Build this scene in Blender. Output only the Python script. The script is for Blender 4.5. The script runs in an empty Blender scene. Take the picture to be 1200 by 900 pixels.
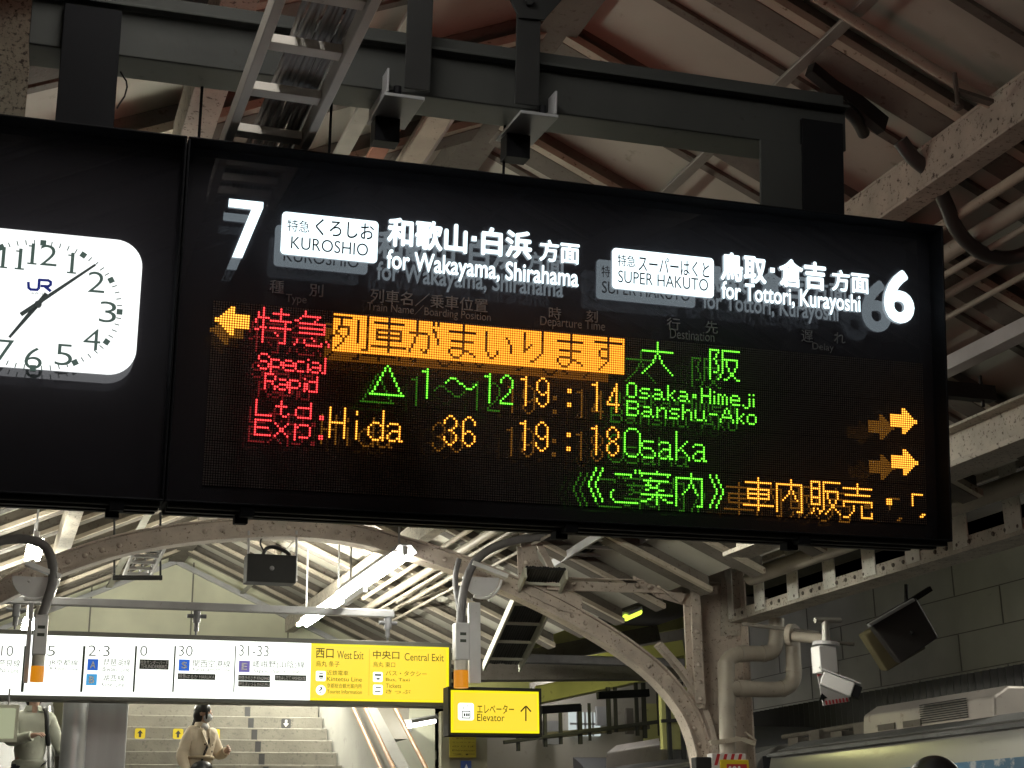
import bpy, bmesh, math, random
import numpy as np
from mathutils import Vector, Matrix
random.seed(7)
S = bpy.context.scene
COL = S.collection

# ------------------------------------------------------------------ camera
F, CX, CY = 1750., 600., 450.
def nz(a): return a / np.linalg.norm(a)
_v = nz(np.array([-80., -5650., F]))                       # straight up, in camera axes
_t = np.array([-640., 551., F]); _t = nz(_t - _v * (_t @ _v))   # along the platform
_r = np.cross(_t, _v); _r = _r if _r[0] > 0 else -_r
RW = np.array([_r, _t, _v])
CAM = np.array([0., 0., 1.5])
cam = bpy.data.cameras.new('camera'); camo = bpy.data.objects.new('camera', cam); COL.objects.link(camo)
cam.sensor_width = 36; cam.sensor_fit = 'HORIZONTAL'; cam.lens = F / 1200 * 36
cam.clip_start = .05; cam.clip_end = 500
_R, _U, _B = RW @ np.array([1, 0, 0]), RW @ np.array([0, -1, 0]), RW @ np.array([0, 0, -1])
camo.matrix_world = Matrix(((_R[0], _U[0], _B[0], 0), (_R[1], _U[1], _B[1], 0), (_R[2], _U[2], _B[2], 1.5), (0, 0, 0, 1)))
S.camera = camo

# ------------------------------------------------------------------ night sky, exposure
W = bpy.data.worlds.new('World'); S.world = W; W.use_nodes = True
wn = W.node_tree.nodes; bg = wn['Background']
sky = wn.new('ShaderNodeTexSky'); sky.sky_type = 'NISHITA'; sky.sun_disc = False
sky.sun_elevation = math.radians(-6); sky.sun_rotation = math.radians(200)
W.node_tree.links.new(sky.outputs[0], bg.inputs[0]); bg.inputs[1].default_value = .10
vs = S.view_settings
vs.view_transform = 'Standard'; vs.look = 'None'; vs.gamma = 1; vs.exposure = 0; vs.use_curve_mapping = False
S.cycles.use_denoising = True
S.cycles.max_bounces = 8; S.cycles.transparent_max_bounces = 12; S.cycles.glossy_bounces = 5
S.cycles.sample_clamp_indirect = 6
TUBE_FAR, TUBE_NEAR = 125.0, 30.0     # strength of the fluorescent tubes beyond the board and overhead

# ------------------------------------------------------------------ placing helpers
def ray(x, y): return RW @ np.array([x - CX, y - CY, F])
def P(x, y, Y): d = ray(x, y); return CAM + d * (Y / d[1])
def PX(x, y, X): d = ray(x, y); return CAM + d * (X / d[0])
RX, RZ, RS = 2.765, 6.09, .45                            # ridge of the canopy and its slope
def RP(x, y, drop=0., side=1):                           # a point under the roof slope
    n = np.array([RS * side, 0, 1.]); d0 = RZ + RS * side * RX - drop
    d = ray(x, y); return CAM + d * ((d0 - n @ CAM) / (n @ d))
def roofz(x): return RZ - RS * abs(x - RX)
# the board hangs tilted a little towards the platform: its own axes
_bv = nz(np.array([218., -9419., F])); _bh = np.array([5944., 462., F]); _bh = nz(_bh - _bv * (_bh @ _bv))
_bn = np.cross(_bh, _bv); _bn = _bn if _bn[2] > 0 else -_bn
BR = np.array([_bh, _bn, _bv]); BW3 = RW @ BR.T
D = 4.8
def bp(x, y, n=D):
    d = BR @ np.array([x - CX, y - CY, F]); d = d * (n / d[1]); return d[0], d[2]
def BL(u, n, w): return CAM + BW3 @ np.array([u, n, w])
BU, BN, BV = BW3[:, 0], BW3[:, 1], BW3[:, 2]

# ------------------------------------------------------------------ materials
MATS = {}
def nodes(m): m.use_nodes = True; return m.node_tree.nodes, m.node_tree.links, m.node_tree.nodes['Principled BSDF']
def mat(name, col, rough=.6, metal=0., spot=None, amt=.5, scale=9., bump=.0, spec=.5, stretch=None):
    if name in MATS: return MATS[name]
    m = bpy.data.materials.new(name); N, L, b = nodes(m)
    b.inputs['Roughness'].default_value = rough; b.inputs['Metallic'].default_value = metal
    b.inputs['Specular IOR Level'].default_value = spec
    tc = N.new('ShaderNodeTexCoord')
    mp = N.new('ShaderNodeMapping'); L.new(tc.outputs['Object'], mp.inputs[0])
    if stretch: mp.inputs['Scale'].default_value = stretch
    n1 = N.new('ShaderNodeTexNoise'); n1.inputs['Scale'].default_value = scale * .35; n1.inputs['Detail'].default_value = 6
    L.new(mp.outputs[0], n1.inputs['Vector'])
    r1 = N.new('ShaderNodeValToRGB'); L.new(n1.outputs['Fac'], r1.inputs[0])
    c = np.array(col)
    r1.color_ramp.elements[0].position = .3; r1.color_ramp.elements[1].position = .72
    r1.color_ramp.elements[0].color = (*(c * .78), 1); r1.color_ramp.elements[1].color = (*np.minimum(c * 1.14, 1), 1)
    out = r1.outputs[0]
    if spot is not None:
        n2 = N.new('ShaderNodeTexNoise'); n2.inputs['Scale'].default_value = scale * 2.2; n2.inputs['Detail'].default_value = 9
        n2.inputs['Roughness'].default_value = .68
        L.new(mp.outputs[0], n2.inputs['Vector'])
        r2 = N.new('ShaderNodeValToRGB'); L.new(n2.outputs['Fac'], r2.inputs[0])
        r2.color_ramp.elements[0].position = .68 - .22 * amt; r2.color_ramp.elements[1].position = .74 - .18 * amt
        mx = N.new('ShaderNodeMix'); mx.data_type = 'RGBA'
        L.new(r2.outputs[0], mx.inputs[0]); L.new(out, mx.inputs[6]); mx.inputs[7].default_value = (*spot, 1)
        out = mx.outputs[2]
    L.new(out, b.inputs['Base Color'])
    if bump:
        n3 = N.new('ShaderNodeTexNoise'); n3.inputs['Scale'].default_value = scale * 5; n3.inputs['Detail'].default_value = 5
        L.new(mp.outputs[0], n3.inputs['Vector'])
        bm_ = N.new('ShaderNodeBump'); bm_.inputs['Strength'].default_value = bump; bm_.inputs['Distance'].default_value = .01
        L.new(n3.outputs['Fac'], bm_.inputs['Height']); L.new(bm_.outputs[0], b.inputs['Normal'])
    MATS[name] = m; return m
def glow(name, col, strength):
    if name in MATS: return MATS[name]
    m = bpy.data.materials.new(name); m.use_nodes = True
    b = m.node_tree.nodes['Principled BSDF']
    b.inputs['Base Color'].default_value = (*[c * .06 for c in col], 1)
    b.inputs['Emission Color'].default_value = (*col, 1); b.inputs['Emission Strength'].default_value = strength
    MATS[name] = m; return m
RUST = (.10, .062, .04)
M_BEIGE = mat('old_beige_paint', (.52, .45, .39), .6, spot=RUST, amt=.45, scale=14, bump=.25)
M_BEIGE2 = mat('flaking_pale_paint', (.46, .42, .36), .65, spot=(.07, .05, .04), amt=.55, scale=16, bump=.3)
M_RAFT = mat('brown_rafter_paint', (.125, .110, .094), .75, spot=(.07, .05, .038), amt=.5, scale=10, bump=.3)
M_LIP = mat('pale_rafter_lip', (.42, .37, .30), .7, spot=(.13, .09, .06), amt=.4, scale=12, bump=.25)
M_PANEL = mat('cream_roof_panel', (.47, .455, .40), .65, spot=(.36, .34, .28), amt=.35, scale=3, bump=.05)
M_GABLE = mat('pale_green_panel', (.80, .80, .62), .6, spot=(.70, .70, .53), amt=.3, scale=2.5)
M_DARK = mat('charcoal_paint', (.027, .027, .027), .6, scale=8, bump=.05, spec=.2)
M_BEAM = mat('dark_grey_beam', (.056, .058, .055), .65, spot=(.045, .044, .04), amt=.3, scale=5, bump=.08, spec=.2)
M_BLACK = mat('black_coating', (.011, .011, .013), .6, scale=6, spec=.08)
M_GREY = mat('grey_steel', (.34, .34, .35), .45, spot=(.26, .25, .25), amt=.3, scale=7)
M_LGREY = mat('light_grey_enamel', (.55, .55, .57), .4, spot=(.42, .41, .41), amt=.2, scale=6)
M_GALV = mat('galvanised_steel', (.42, .41, .38), .42, .55, spot=(.3, .28, .25), amt=.3, scale=12)
M_CABLE = mat('grey_cable', (.15, .145, .15), .55, scale=20)
M_BCABLE = mat('black_cable', (.013, .013, .014), .5, scale=20)
M_PIPE = mat('beige_pipe', (.36, .32, .27), .5, spot=(.2, .16, .12), amt=.25, scale=8)
M_WALL = mat('grey_wall_panel', (.62, .61, .58), .6, spot=(.52, .51, .48), amt=.3, scale=2)
M_YELB = mat('yellow_light_tint', (.50, .49, .20), .6, spot=(.3, .27, .14), amt=.4, scale=5)  # yellow light of the far platform is mixed into this base colour
M_WHITE = mat('white_enamel', (.75, .75, .76), .35, scale=4)
M_STONE = mat('stair_stone', (.165, .155, .13), .8, spot=(.105, .10, .085), amt=.6, scale=9, bump=.15)
M_TREAD = mat('stair_tread', (.36, .34, .30), .8, spot=(.25, .23, .2), amt=.5, scale=20)
M_STEEL = mat('brushed_steel', (.42, .43, .45), .42, .45, scale=9, stretch=(1, 1, .15))
M_BRASS = mat('orange_handrail', (.48, .27, .14), .4, scale=6)
M_FLOOR = mat('platform_asphalt', (.10, .10, .10), .7, spot=(.07, .07, .07), amt=.5, scale=4, bump=.1)
M_RUSTP = mat('rust_primer', (.33, .15, .10), .8, spot=(.15, .08, .06), amt=.4, scale=8)

# ------------------------------------------------------------------ mesh builder
def V3(a): return np.array(a, float)
class MB:
    def __init__(s): s.v = []; s.f = []; s.uv = None
    def add(s, vs, fs):
        o = len(s.v); s.v += [V3(a) for a in vs]; s.f += [tuple(i + o for i in f) for f in fs]; return s
    def quad(s, a, b, c, d): return s.add([a, b, c, d], [(0, 1, 2, 3)])
    def obox(s, c, ax, ay, az):                           # centre and three half-axes
        c, ax, ay, az = map(V3, (c, ax, ay, az)); vs = []
        for k in (-1, 1):
            for i, j in ((-1, -1), (1, -1), (1, 1), (-1, 1)): vs.append(c + ax * i + ay * j + az * k)
        return s.add(vs, [(3, 2, 1, 0), (4, 5, 6, 7), (0, 1, 5, 4), (1, 2, 6, 5), (2, 3, 7, 6), (3, 0, 4, 7)])
    def box(s, x0, x1, y0, y1, z0, z1):
        return s.obox(((x0 + x1) / 2, (y0 + y1) / 2, (z0 + z1) / 2), ((x1 - x0) / 2, 0, 0), (0, (y1 - y0) / 2, 0), (0, 0, (z1 - z0) / 2))
    def bbox(s, u0, u1, n0, n1, w0, w1):                  # a box in the board's own axes
        return s.obox(BL((u0 + u1) / 2, (n0 + n1) / 2, (w0 + w1) / 2), BU * (u1 - u0) / 2, BN * (n1 - n0) / 2, BV * (w1 - w0) / 2)
    def beam(s, p, q, w, h, up=(0, 0, 1)):
        p, q, up = V3(p), V3(q), V3(up); d = nz(q - p); sd = nz(np.cross(d, up)); u2 = np.cross(sd, d)
        return s.obox((p + q) / 2, (q - p) / 2, sd * w / 2, u2 * h / 2)
    def tube(s, pts, r, seg=12, cap=True):
        pts = [V3(p) for p in pts]; n = len(pts); rs = r if hasattr(r, '__len__') else [r] * n
        up = V3((0, 0, 1)); o = len(s.v)
        d0 = nz(pts[1] - pts[0]); a = np.cross(d0, up)
        if np.linalg.norm(a) < .05: a = np.cross(d0, V3((1, 0, 0)))
        a = nz(a)
        for i, p in enumerate(pts):
            d = nz(pts[min(i + 1, n - 1)] - pts[max(i - 1, 0)])
            a = nz(a - d * (a @ d)); b = np.cross(d, a)
            for k in range(seg):
                t = 2 * math.pi * k / seg; s.v.append(p + (a * math.cos(t) + b * math.sin(t)) * rs[i])
        for i in range(n - 1):
            for k in range(seg):
                k2 = (k + 1) % seg; s.f.append((o + i * seg + k, o + i * seg + k2, o + (i + 1) * seg + k2, o + (i + 1) * seg + k))
        if cap:
            s.f.append(tuple(o + k for k in range(seg))[::-1]); s.f.append(tuple(o + (n - 1) * seg + k for k in range(seg)))
        return s
    def prism(s, poly, ext):
        poly = [V3(p) for p in poly]; ext = V3(ext); n = len(poly)
        return s.add(poly + [p + ext for p in poly], [tuple(range(n))[::-1], tuple(range(n, 2 * n))] + [(i, (i + 1) % n, n + (i + 1) % n, n + i) for i in range(n)])
    def dome(s, p, nrm, r, seg=10):
        p, nrm = V3(p), nz(V3(nrm)); a = np.cross(nrm, V3((0, 0, 1)))
        a = nz(a) if np.linalg.norm(a) > .1 else V3((1, 0, 0)); b = np.cross(nrm, a); vs = []; fs = []
        for rr, hh in ((1, 0), (.9, .38), (.55, .66)):
            for k in range(seg):
                t = 2 * math.pi * k / seg; vs.append(p + (a * math.cos(t) + b * math.sin(t)) * r * rr + nrm * r * hh)
        for j in range(2):
            for k in range(seg): fs.append((j * seg + k, j * seg + (k + 1) % seg, (j + 1) * seg + (k + 1) % seg, (j + 1) * seg + k))
        fs.append(tuple(2 * seg + k for k in range(seg)))
        return s.add(vs, fs)
    def build(s, name, m, parent=None, smooth=False, bevel=0, recalc=True):
        me = bpy.data.meshes.new(name)
        off = V3((0, 0, 0)); q = parent
        while q is not None: off = off + np.array(q.location); q = q.parent
        vs = np.array(s.v)
        if parent is None: off = np.array([(vs[:, 0].min() + vs[:, 0].max()) / 2, (vs[:, 1].min() + vs[:, 1].max()) / 2, vs[:, 2].min()])
        me.from_pydata([tuple(a - off) for a in s.v], [], s.f); me.materials.append(m)
        bm_ = bmesh.new(); bm_.from_mesh(me); recalc and bmesh.ops.recalc_face_normals(bm_, faces=bm_.faces); bm_.to_mesh(me); bm_.free()
        if s.uv is not None:
            ul = me.uv_layers.new(name='UVMap')
            for lp in me.loops: ul.data[lp.index].uv = s.uv[lp.vertex_index]
        if smooth:
            me.polygons.foreach_set('use_smooth', [True] * len(me.polygons))
            try: me.set_sharp_from_angle(angle=math.radians(42))
            except Exception: pass
        o = bpy.data.objects.new(name, me); COL.objects.link(o)
        if parent is not None: o.parent = parent
        else: o.location = off
        if bevel:
            bv = o.modifiers.new('bevel', 'BEVEL'); bv.width = bevel; bv.segments = 2; bv.limit_method = 'ANGLE'
        return o
def thing(name, label, cat, loc, group=None):
    o = bpy.data.objects.new(name, None); COL.objects.link(o); o.empty_display_size = .1
    o.location = tuple(float(a) for a in loc); o['label'] = label; o['category'] = cat
    if group: o['group'] = group
    return o
def tag(o, label, cat, group=None):
    o['label'] = label; o['category'] = cat
    if group: o['group'] = group
    return o
def struct(o, kind='structure'): o['kind'] = kind; return o
def lab(o, l): o['label'] = l; return o

# flat lettering from the built-in font, laid on any plane and fitted to a box
_tc = {}
def text_geo(body, off=0.):
    k = (body, off)
    if k in _tc: return _tc[k]
    c = bpy.data.curves.new('letters', 'FONT'); c.body = body; c.offset = off; c.resolution_u = 4
    o = bpy.data.objects.new('letters', c); COL.objects.link(o)
    dg = bpy.context.evaluated_depsgraph_get(); dg.update(); me = o.evaluated_get(dg).to_mesh()
    vs = np.array([tuple(v.co)[:2] for v in me.vertices]).reshape(-1, 2); fs = [tuple(p.vertices) for p in me.polygons]
    o.evaluated_get(dg).to_mesh_clear(); bpy.data.objects.remove(o); bpy.data.curves.remove(c)
    _tc[k] = (vs, fs); return _tc[k]
def lay_text(mb, body, o3, ux, uy, w, h, off=0.):
    vs, fs = text_geo(body, min(off, 0.))                 # heavier strokes come from thin layers, each set a little
    if len(vs) == 0: return mb
    lo = vs.min(0); sz = vs.max(0) - lo
    sz[sz == 0] = 1
    nn = nz(np.cross(ux, uy)); kx = w / sz[0]; ky = h / sz[1]
    sh = [(0, 0)]
    if off > 0: sh += [(math.cos(a), math.sin(a)) for a in np.arange(8) * math.pi / 4]
    for i, (dx, dy) in enumerate(sh):
        ax, ay = max(w - 2 * max(off, 0) * kx, w * .5) , max(h - 2 * max(off, 0) * ky, h * .5)
        q = (vs - lo) / sz
        mb.add([V3(o3) + V3(ux) * (a * ax + max(off, 0) * kx * (1 + dx)) + V3(uy) * (b * ay + max(off, 0) * ky * (1 + dy)) + nn * .00012 * i for a, b in q], fs)
    return mb
def rrect(w, h, r, seg=6):
    pts = []
    for cx, cy, a0 in ((w - r, h - r, 0), (r, h - r, 90), (r, r, 180), (w - r, r, 270)):
        for k in range(seg + 1):
            a = math.radians(a0 + 90 * k / seg); pts.append((cx + r * math.cos(a), cy + r * math.sin(a)))
    return pts
# ------------------------------------------------------------------ dot-matrix characters (16 rows)
def G(s): return [l for l in s.strip('\n').split('\n')]
GL = {}
GL['特'] = G("""
...#......#.....
...#......#.....
.#.#...#######..
.#.#......#.....
.#####....#.....
#..#..#########.
#..#........#...
...#........#...
..###.#########.
##.#........#...
...#....#...#...
...#.....#..#...
...#........#...
...#........#...
...#......###...
""")
GL['急'] = G("""
....#...........
....#...........
...########.....
..#......#......
##......#.......
..###########...
............#...
..###########...
............#...
..###########...
................
.......#........
.#..#...#....#..
.#..#......#..#.
#....#######..#.
""")
GL['列'] = G("""
..............#.
########......#.
...#......#...#.
...#......#...#.
...#......#...#.
..#####...#...#.
..#...#...#...#.
.#....#...#...#.
.##...#...#...#.
#..#.#....#...#.
....#.....#...#.
....#.....#...#.
...#..........#.
..#...........#.
.#..........###.
""")
GL['車'] = G("""
.......#........
.......#........
.#############..
.......#........
.......#........
..###########...
..#....#....#...
..###########...
..#....#....#...
..###########...
.......#........
.......#........
###############.
.......#........
.......#........
""")
GL['が'] = G("""
...#......#.#...
...#......#.#...
...#............
...#......#.....
...#......##....
########...#....
...#....#..#....
..#.....#...#...
..#.....#...#...
..#.....#...#...
.#......#.......
.#......#.......
#....#.#........
#.....##........
""")
GL['ま'] = G("""
.......#........
.......#........
.......#........
.############...
.......#........
.......#........
.......#........
..##########....
.......#........
.......#........
..######........
.#.....###......
.#.....#..##....
..#...#.....#...
...###..........
""")
GL['い'] = G("""
................
................
.#..............
.#..............
.#........#.....
.#.........#....
.#.........#....
.#..........#...
.#..........#...
.#..........#...
.#....#.....#...
..#...#.........
..#..#..........
...##...........
""")
GL['り'] = G("""
..........#.....
..#.......#.....
..#.......#.....
..#.......#.....
..#.......#.....
..#.......#.....
..#..#....#.....
..#.#.....#.....
..##......#.....
..#.......#.....
.........#......
........#.......
.......#........
.....##.........
""")
GL['す'] = G("""
........#.......
........#.......
..#############.
........#.......
........#.......
.....####.......
....#...#.......
....#...#.......
....#...#.......
.....####.......
........#.......
.......#........
......#.........
.....#..........
....#...........
""")
GL['大'] = G("""
.......#........
.......#........
.......#........
.......#........
###############.
.......#........
......#.#.......
......#.#.......
.....#...#......
.....#...#......
....#.....#.....
...#.......#....
..#.........#...
.#...........#..
#.............#.
""")
GL['阪'] = G("""
#####.#########.
#...#.#.........
#..#..#.........
#..#..#.........
#.#...########..
#..#..#.#....#..
#..#..#.#....#..
#...#.#.#....#..
#...#.#..#..#...
#...#.#..#..#...
#.##..#...##....
#....#....##....
#....#...#..#...
#...#..##....##.
""")
GL['ご'] = G("""
............#.#.
............#.#.
...########.....
..........#.....
................
................
................
................
................
..#.............
.#..............
.#..............
.#..............
..#.............
...###########..
""")
GL['案'] = G("""
.......#........
##############..
#...........#...
....#...........
.############...
...#....#.......
..###..#........
....####........
..##....###.....
.......#........
###############.
.....#.#.#......
...##..#..##....
###....#....###.
.......#........
""")
GL['内'] = G("""
.......#........
.......#........
#############...
#......#....#...
#......#....#...
#.....#.#...#...
#.....#.#...#...
#....#...#..#...
#...#....#..#...
#..#......#.#...
#...........#...
#...........#...
#...........#...
#...........#...
#.........###...
""")
GL['販'] = G("""
#####.#########.
#...#.#.........
#...#.#.........
#####.#.........
#...#.########..
#...#.#.#....#..
#...#.#.#....#..
#####.#.#....#..
#...#.#..#..#...
#...#.#..#..#...
#####.#...##....
......#...##....
.#.#..#..#..#...
.#..##..#....#..
#...#..#......#.
""")
GL['売'] = G("""
.......#........
.......#........
###############.
.......#........
.......#........
.#############..
................
................
###############.
#.............#.
#....#...#....#.
.....#...#......
.....#...#......
....#....#....#.
...#.....#....#.
###......######.
""")
GL['・'] = G("""
....
....
....
....
....
....
###.
###.
###.
""")
GL['「'] = G("""
######
#.....
#.....
#.....
#.....
#.....
""")
GL['《'] = G("""
...#..#
...#..#
..#..#.
..#..#.
.#..#..
.#..#..
#..#...
#..#...
#..#...
.#..#..
.#..#..
..#..#.
..#..#.
...#..#
...#..#
""")
GL['》'] = [l[::-1] for l in GL['《']]
A16 = {}
A16['1'] = G("..#.\n###.\n..#.\n..#.\n..#.\n..#.\n..#.\n..#.\n..#.\n..#.\n..#.\n..#.\n..#.")
A16['2'] = G("..##..\n.#..#.\n#....#\n#....#\n.....#\n.....#\n....#.\n....#.\n...#..\n..#...\n.#....\n#.....\n######")
A16['3'] = G("..##..\n.#..#.\n#....#\n#....#\n.....#\n....#.\n..##..\n....#.\n.....#\n#....#\n#....#\n.#..#.\n..##..")
A16['4'] = G(".....#.\n.....#.\n....##.\n....##.\n...#.#.\n...#.#.\n..#..#.\n..#..#.\n.#...#.\n.######\n.....#.\n.....#.\n.....#.")
A16['6'] = G("..##..\n.#..#.\n#....#\n#....#\n#.....\n#.....\n#.##..\n##..#.\n#....#\n#....#\n#....#\n.#..#.\n..##..")
A16['8'] = G("..##..\n.#..#.\n#....#\n#....#\n#....#\n.#..#.\n..##..\n.#..#.\n#....#\n#....#\n#....#\n.#..#.\n..##..")
A16['9'] = G("..##..\n.#..#.\n#....#\n#....#\n#....#\n#....#\n.#..##\n..##.#\n.....#\n#....#\n#....#\n.#..#.\n..##..")
A16[':'] = G("..\n..\n..\n..\n##\n##\n..\n..\n..\n..\n##\n##")
A16['H'] = G("#.....#\n#.....#\n#.....#\n#.....#\n#.....#\n#.....#\n#######\n#.....#\n#.....#\n#.....#\n#.....#\n#.....#\n#.....#")
A16['i'] = G(".\n#\n#\n.\n.\n#\n#\n#\n#\n#\n#\n#\n#")
A16['d'] = G("......#\n......#\n......#\n......#\n......#\n..###.#\n.#...##\n#.....#\n#.....#\n#.....#\n#.....#\n.#...##\n..###.#")
A16['a'] = G(".......\n.......\n.......\n.......\n.......\n.####..\n#....#.\n.....#.\n..####.\n.#...#.\n#....#.\n#...##.\n.###.##")
A16['O'] = G("..####..\n.#....#.\n#......#\n#......#\n#......#\n#......#\n#......#\n#......#\n#......#\n#......#\n#......#\n.#....#.\n..####..")
A16['s'] = G(".......\n.......\n.......\n.......\n.......\n.#####.\n#......\n#......\n.####..\n.....#.\n......#\n#.....#\n.#####.")
A16['k'] = G("#......\n#......\n#......\n#......\n#....#.\n#...#..\n#..#...\n#.#....\n##.#...\n#...#..\n#....#.\n#.....#\n#.....#")
A8 = {}
A8['O'] = G(".###.\n#...#\n#...#\n#...#\n#...#\n#...#\n.###.")
A8['s'] = G("\n.....\n.####\n#....\n.###.\n....#\n####.".replace('\n.....', '.....\n.....', 1))
A8['a'] = G("......\n......\n.###..\n....#.\n.####.\n#...#.\n.###.#")
A8['k'] = G("#...\n#...\n#..#\n#.#.\n##..\n#.#.\n#..#")
A8['·'] = G("..\n..\n..\n##\n##")
A8['H'] = G("#...#\n#...#\n#...#\n#####\n#...#\n#...#\n#...#")
A8['i'] = G(".\n#\n.\n#\n#\n#\n#")
A8['m'] = G(".....\n.....\n##.#.\n#.#.#\n#.#.#\n#.#.#\n#.#.#")
A8['e'] = G(".....\n.....\n.###.\n#...#\n#####\n#....\n.####")
A8['j'] = G("....\n...#\n....\n...#\n...#\n...#\n#..#\n.##.")
A8['B'] = G("#####.\n#....#\n#....#\n#####.\n#....#\n#....#\n#####.")
A8['n'] = G(".....\n.....\n#.##.\n##..#\n#...#\n#...#\n#...#")
A8['h'] = G("#....\n#....\n#.##.\n##..#\n#...#\n#...#\n#...#")
A8['u'] = G("......\n......\n#...#.\n#...#.\n#...#.\n#...#.\n.###.#")
A8['-'] = G("....\n....\n....\n####")
A8['A'] = G("...#...\n..#.#..\n..#.#..\n.#...#.\n.#####.\n#.....#\n#.....#")
A8['o'] = G(".....\n.....\n.###.\n#...#\n#...#\n#...#\n.###.")
A8['S'] = G(".###.\n#...#\n#....\n.###.\n....#\n#...#\n.###.")
A8['p'] = G(".....\n.....\n####.\n#...#\n#...#\n####.\n#....\n#....")
A8['c'] = G(".....\n.....\n.###.\n#....\n#....\n#....\n.###.")
A8['l'] = G("#\n#\n#\n#\n#\n#\n#")
A8['R'] = G("####.\n#...#\n#...#\n####.\n#..#.\n#...#\n#...#")
A8['d'] = G("....#\n....#\n.####\n#...#\n#...#\n#...#\n.####")
A8['L'] = G("#......\n#......\n#......\n#......\n#......\n#......\n#......\n#######")
A8['t'] = G("..#...\n..#...\n#####.\n..#...\n..#...\n..#..#\n...##.")
A8['D'] = G("......#\n......#\n......#\n.######\n#.....#\n#.....#\n#.....#\n.######")
A8['E'] = G("#######\n#......\n#......\n#####..\n#......\n#......\n#......\n#######")
A8['x'] = G("......\n......\n#....#\n.#..#.\n..##..\n..##..\n.#..#.\n#....#")
A8['P'] = G(".......\n.......\n#.####.\n##....#\n#.....#\n#.....#\n#.....#\n#.####.\n#......")
A8['.'] = G("##\n##")
ARROW = []
for _k in range(6):
    ARROW.append('......' + '#' * (2 + _k) if _k < 3 else '#' * (11, 12, 14)[_k - 3])
ARROW = [r.ljust(14, '.') for r in ARROW]; ARROW = ARROW + ARROW[::-1]
TRI = []
for _k in range(13):
    if _k == 12: TRI.append('#' * 15)
    else:
        _h = int(round(_k * 6.2 / 11.5)); _row = ['.'] * 15; _row[7 - _h] = _row[7 + _h] = '#'; TRI.append(''.join(_row))
WAVE = G("..###.........\n.#...#........\n#.....##.....#\n........#...#.\n.........###..")
def dots(g, c0, r0):
    return [(c0 + c, r0 + r) for r, l in enumerate(g) for c, ch in enumerate(l) if ch == '#']
# ================================================================== THE DEPARTURE BOARD
NF, NB = D - .078, D + .24                               # front glass and back plate
def pane_mat():
    m = bpy.data.materials.new('front_glass'); m.use_nodes = True; N = m.node_tree.nodes; L = m.node_tree.links; N.clear()
    o = N.new('ShaderNodeOutputMaterial'); mx = N.new('ShaderNodeMixShader'); tr = N.new('ShaderNodeBsdfTransparent'); gl = N.new('ShaderNodeBsdfGlossy')
    tr.inputs[0].default_value = (.96, .96, .97, 1); gl.inputs['Roughness'].default_value = 0.0; mx.inputs[0].default_value = .18
    ge = N.new('ShaderNodeNewGeometry'); mr = N.new('ShaderNodeMapRange'); mr.inputs['To Min'].default_value = .012; mr.inputs['To Max'].default_value = .6   # weak reflection from outside, boosted inside so ghost lettering shows
    L.new(ge.outputs['Backfacing'], mr.inputs['Value']); L.new(mr.outputs[0], mx.inputs[0])
    L.new(tr.outputs[0], mx.inputs[1]); L.new(gl.outputs[0], mx.inputs[2]); L.new(mx.outputs[0], o.inputs[0]); return m
def face_mat(name, col, led=False):
    m = bpy.data.materials.new(name); m.use_nodes = True; N = m.node_tree.nodes; L = m.node_tree.links; N.clear()
    o = N.new('ShaderNodeOutputMaterial'); mx = N.new('ShaderNodeMixShader'); df = N.new('ShaderNodeBsdfDiffuse'); gl = N.new('ShaderNodeBsdfGlossy')
    df.inputs[0].default_value = (*col, 1); gl.inputs['Roughness'].default_value = .0; gl.inputs[0].default_value = (.9, .9, .95, 1); mx.inputs[0].default_value = .19 if not led else .18
    L.new(df.outputs[0], mx.inputs[1]); L.new(gl.outputs[0], mx.inputs[2]); L.new(mx.outputs[0], o.inputs[0])
    if led:                                              # unlit lamps: a fine grid of small lenses
        uv = N.new('ShaderNodeUVMap'); fr = N.new('ShaderNodeVectorMath'); fr.operation = 'FRACTION'; L.new(uv.outputs[0], fr.inputs[0])
        sb = N.new('ShaderNodeVectorMath'); sb.operation = 'DISTANCE'; L.new(fr.outputs[0], sb.inputs[0]); sb.inputs[1].default_value = (.5, .5, 0)
        r = N.new('ShaderNodeValToRGB'); L.new(sb.outputs['Value'], r.inputs[0])
        r.color_ramp.elements[0].position = .3; r.color_ramp.elements[1].position = .42
        r.color_ramp.elements[0].color = (.20, .17, .158, 1); r.color_ramp.elements[1].color = (.022, .02, .02, 1)
        L.new(r.outputs[0], df.inputs[0])
    return m
M_PANE = pane_mat(); M_FACE = face_mat('board_face', (.062, .058, .066)); M_LED0 = face_mat('unlit_lamp_field', (.02, .02, .02), True)
E_RED = glow('red_lamps', (1, .055, .06), 3.0); E_ORG = glow('orange_lamps', (1, .36, .03), 2.3); E_YEL = glow('amber_lamps', (1, .42, .045), 3.0)
E_GRN = glow('green_lamps', (.20, 1, .045), 2.6)
LENS_GLOW = {E_RED: glow('red_lens_glow', (1, .015, .02), .20), E_ORG: glow('orange_lens_glow', (1, .25, .008), .50), E_YEL: glow('amber_lens', (1, .25, .008), .26), E_GRN: glow('green_lens_glow', (.02, 1, .02), .15)}; E_WHT = glow('backlit_white', (.80, .96, 1), 1.9); E_DIAL = glow('backlit_dial', (.97, 1, .98), 1.35)
M_PRINT = mat('grey_printing', (.30, .28, .27), .7, scale=3)
M_INK = mat('dark_blue_ink', (.012, .02, .03), .7, scale=3); M_JRB = mat('clear_blue_ink', (.01, .03, .42), .6, scale=3); M_NUM = glow('translucent_dark_green_ink', (.055, .09, .075), 1.0)

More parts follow.
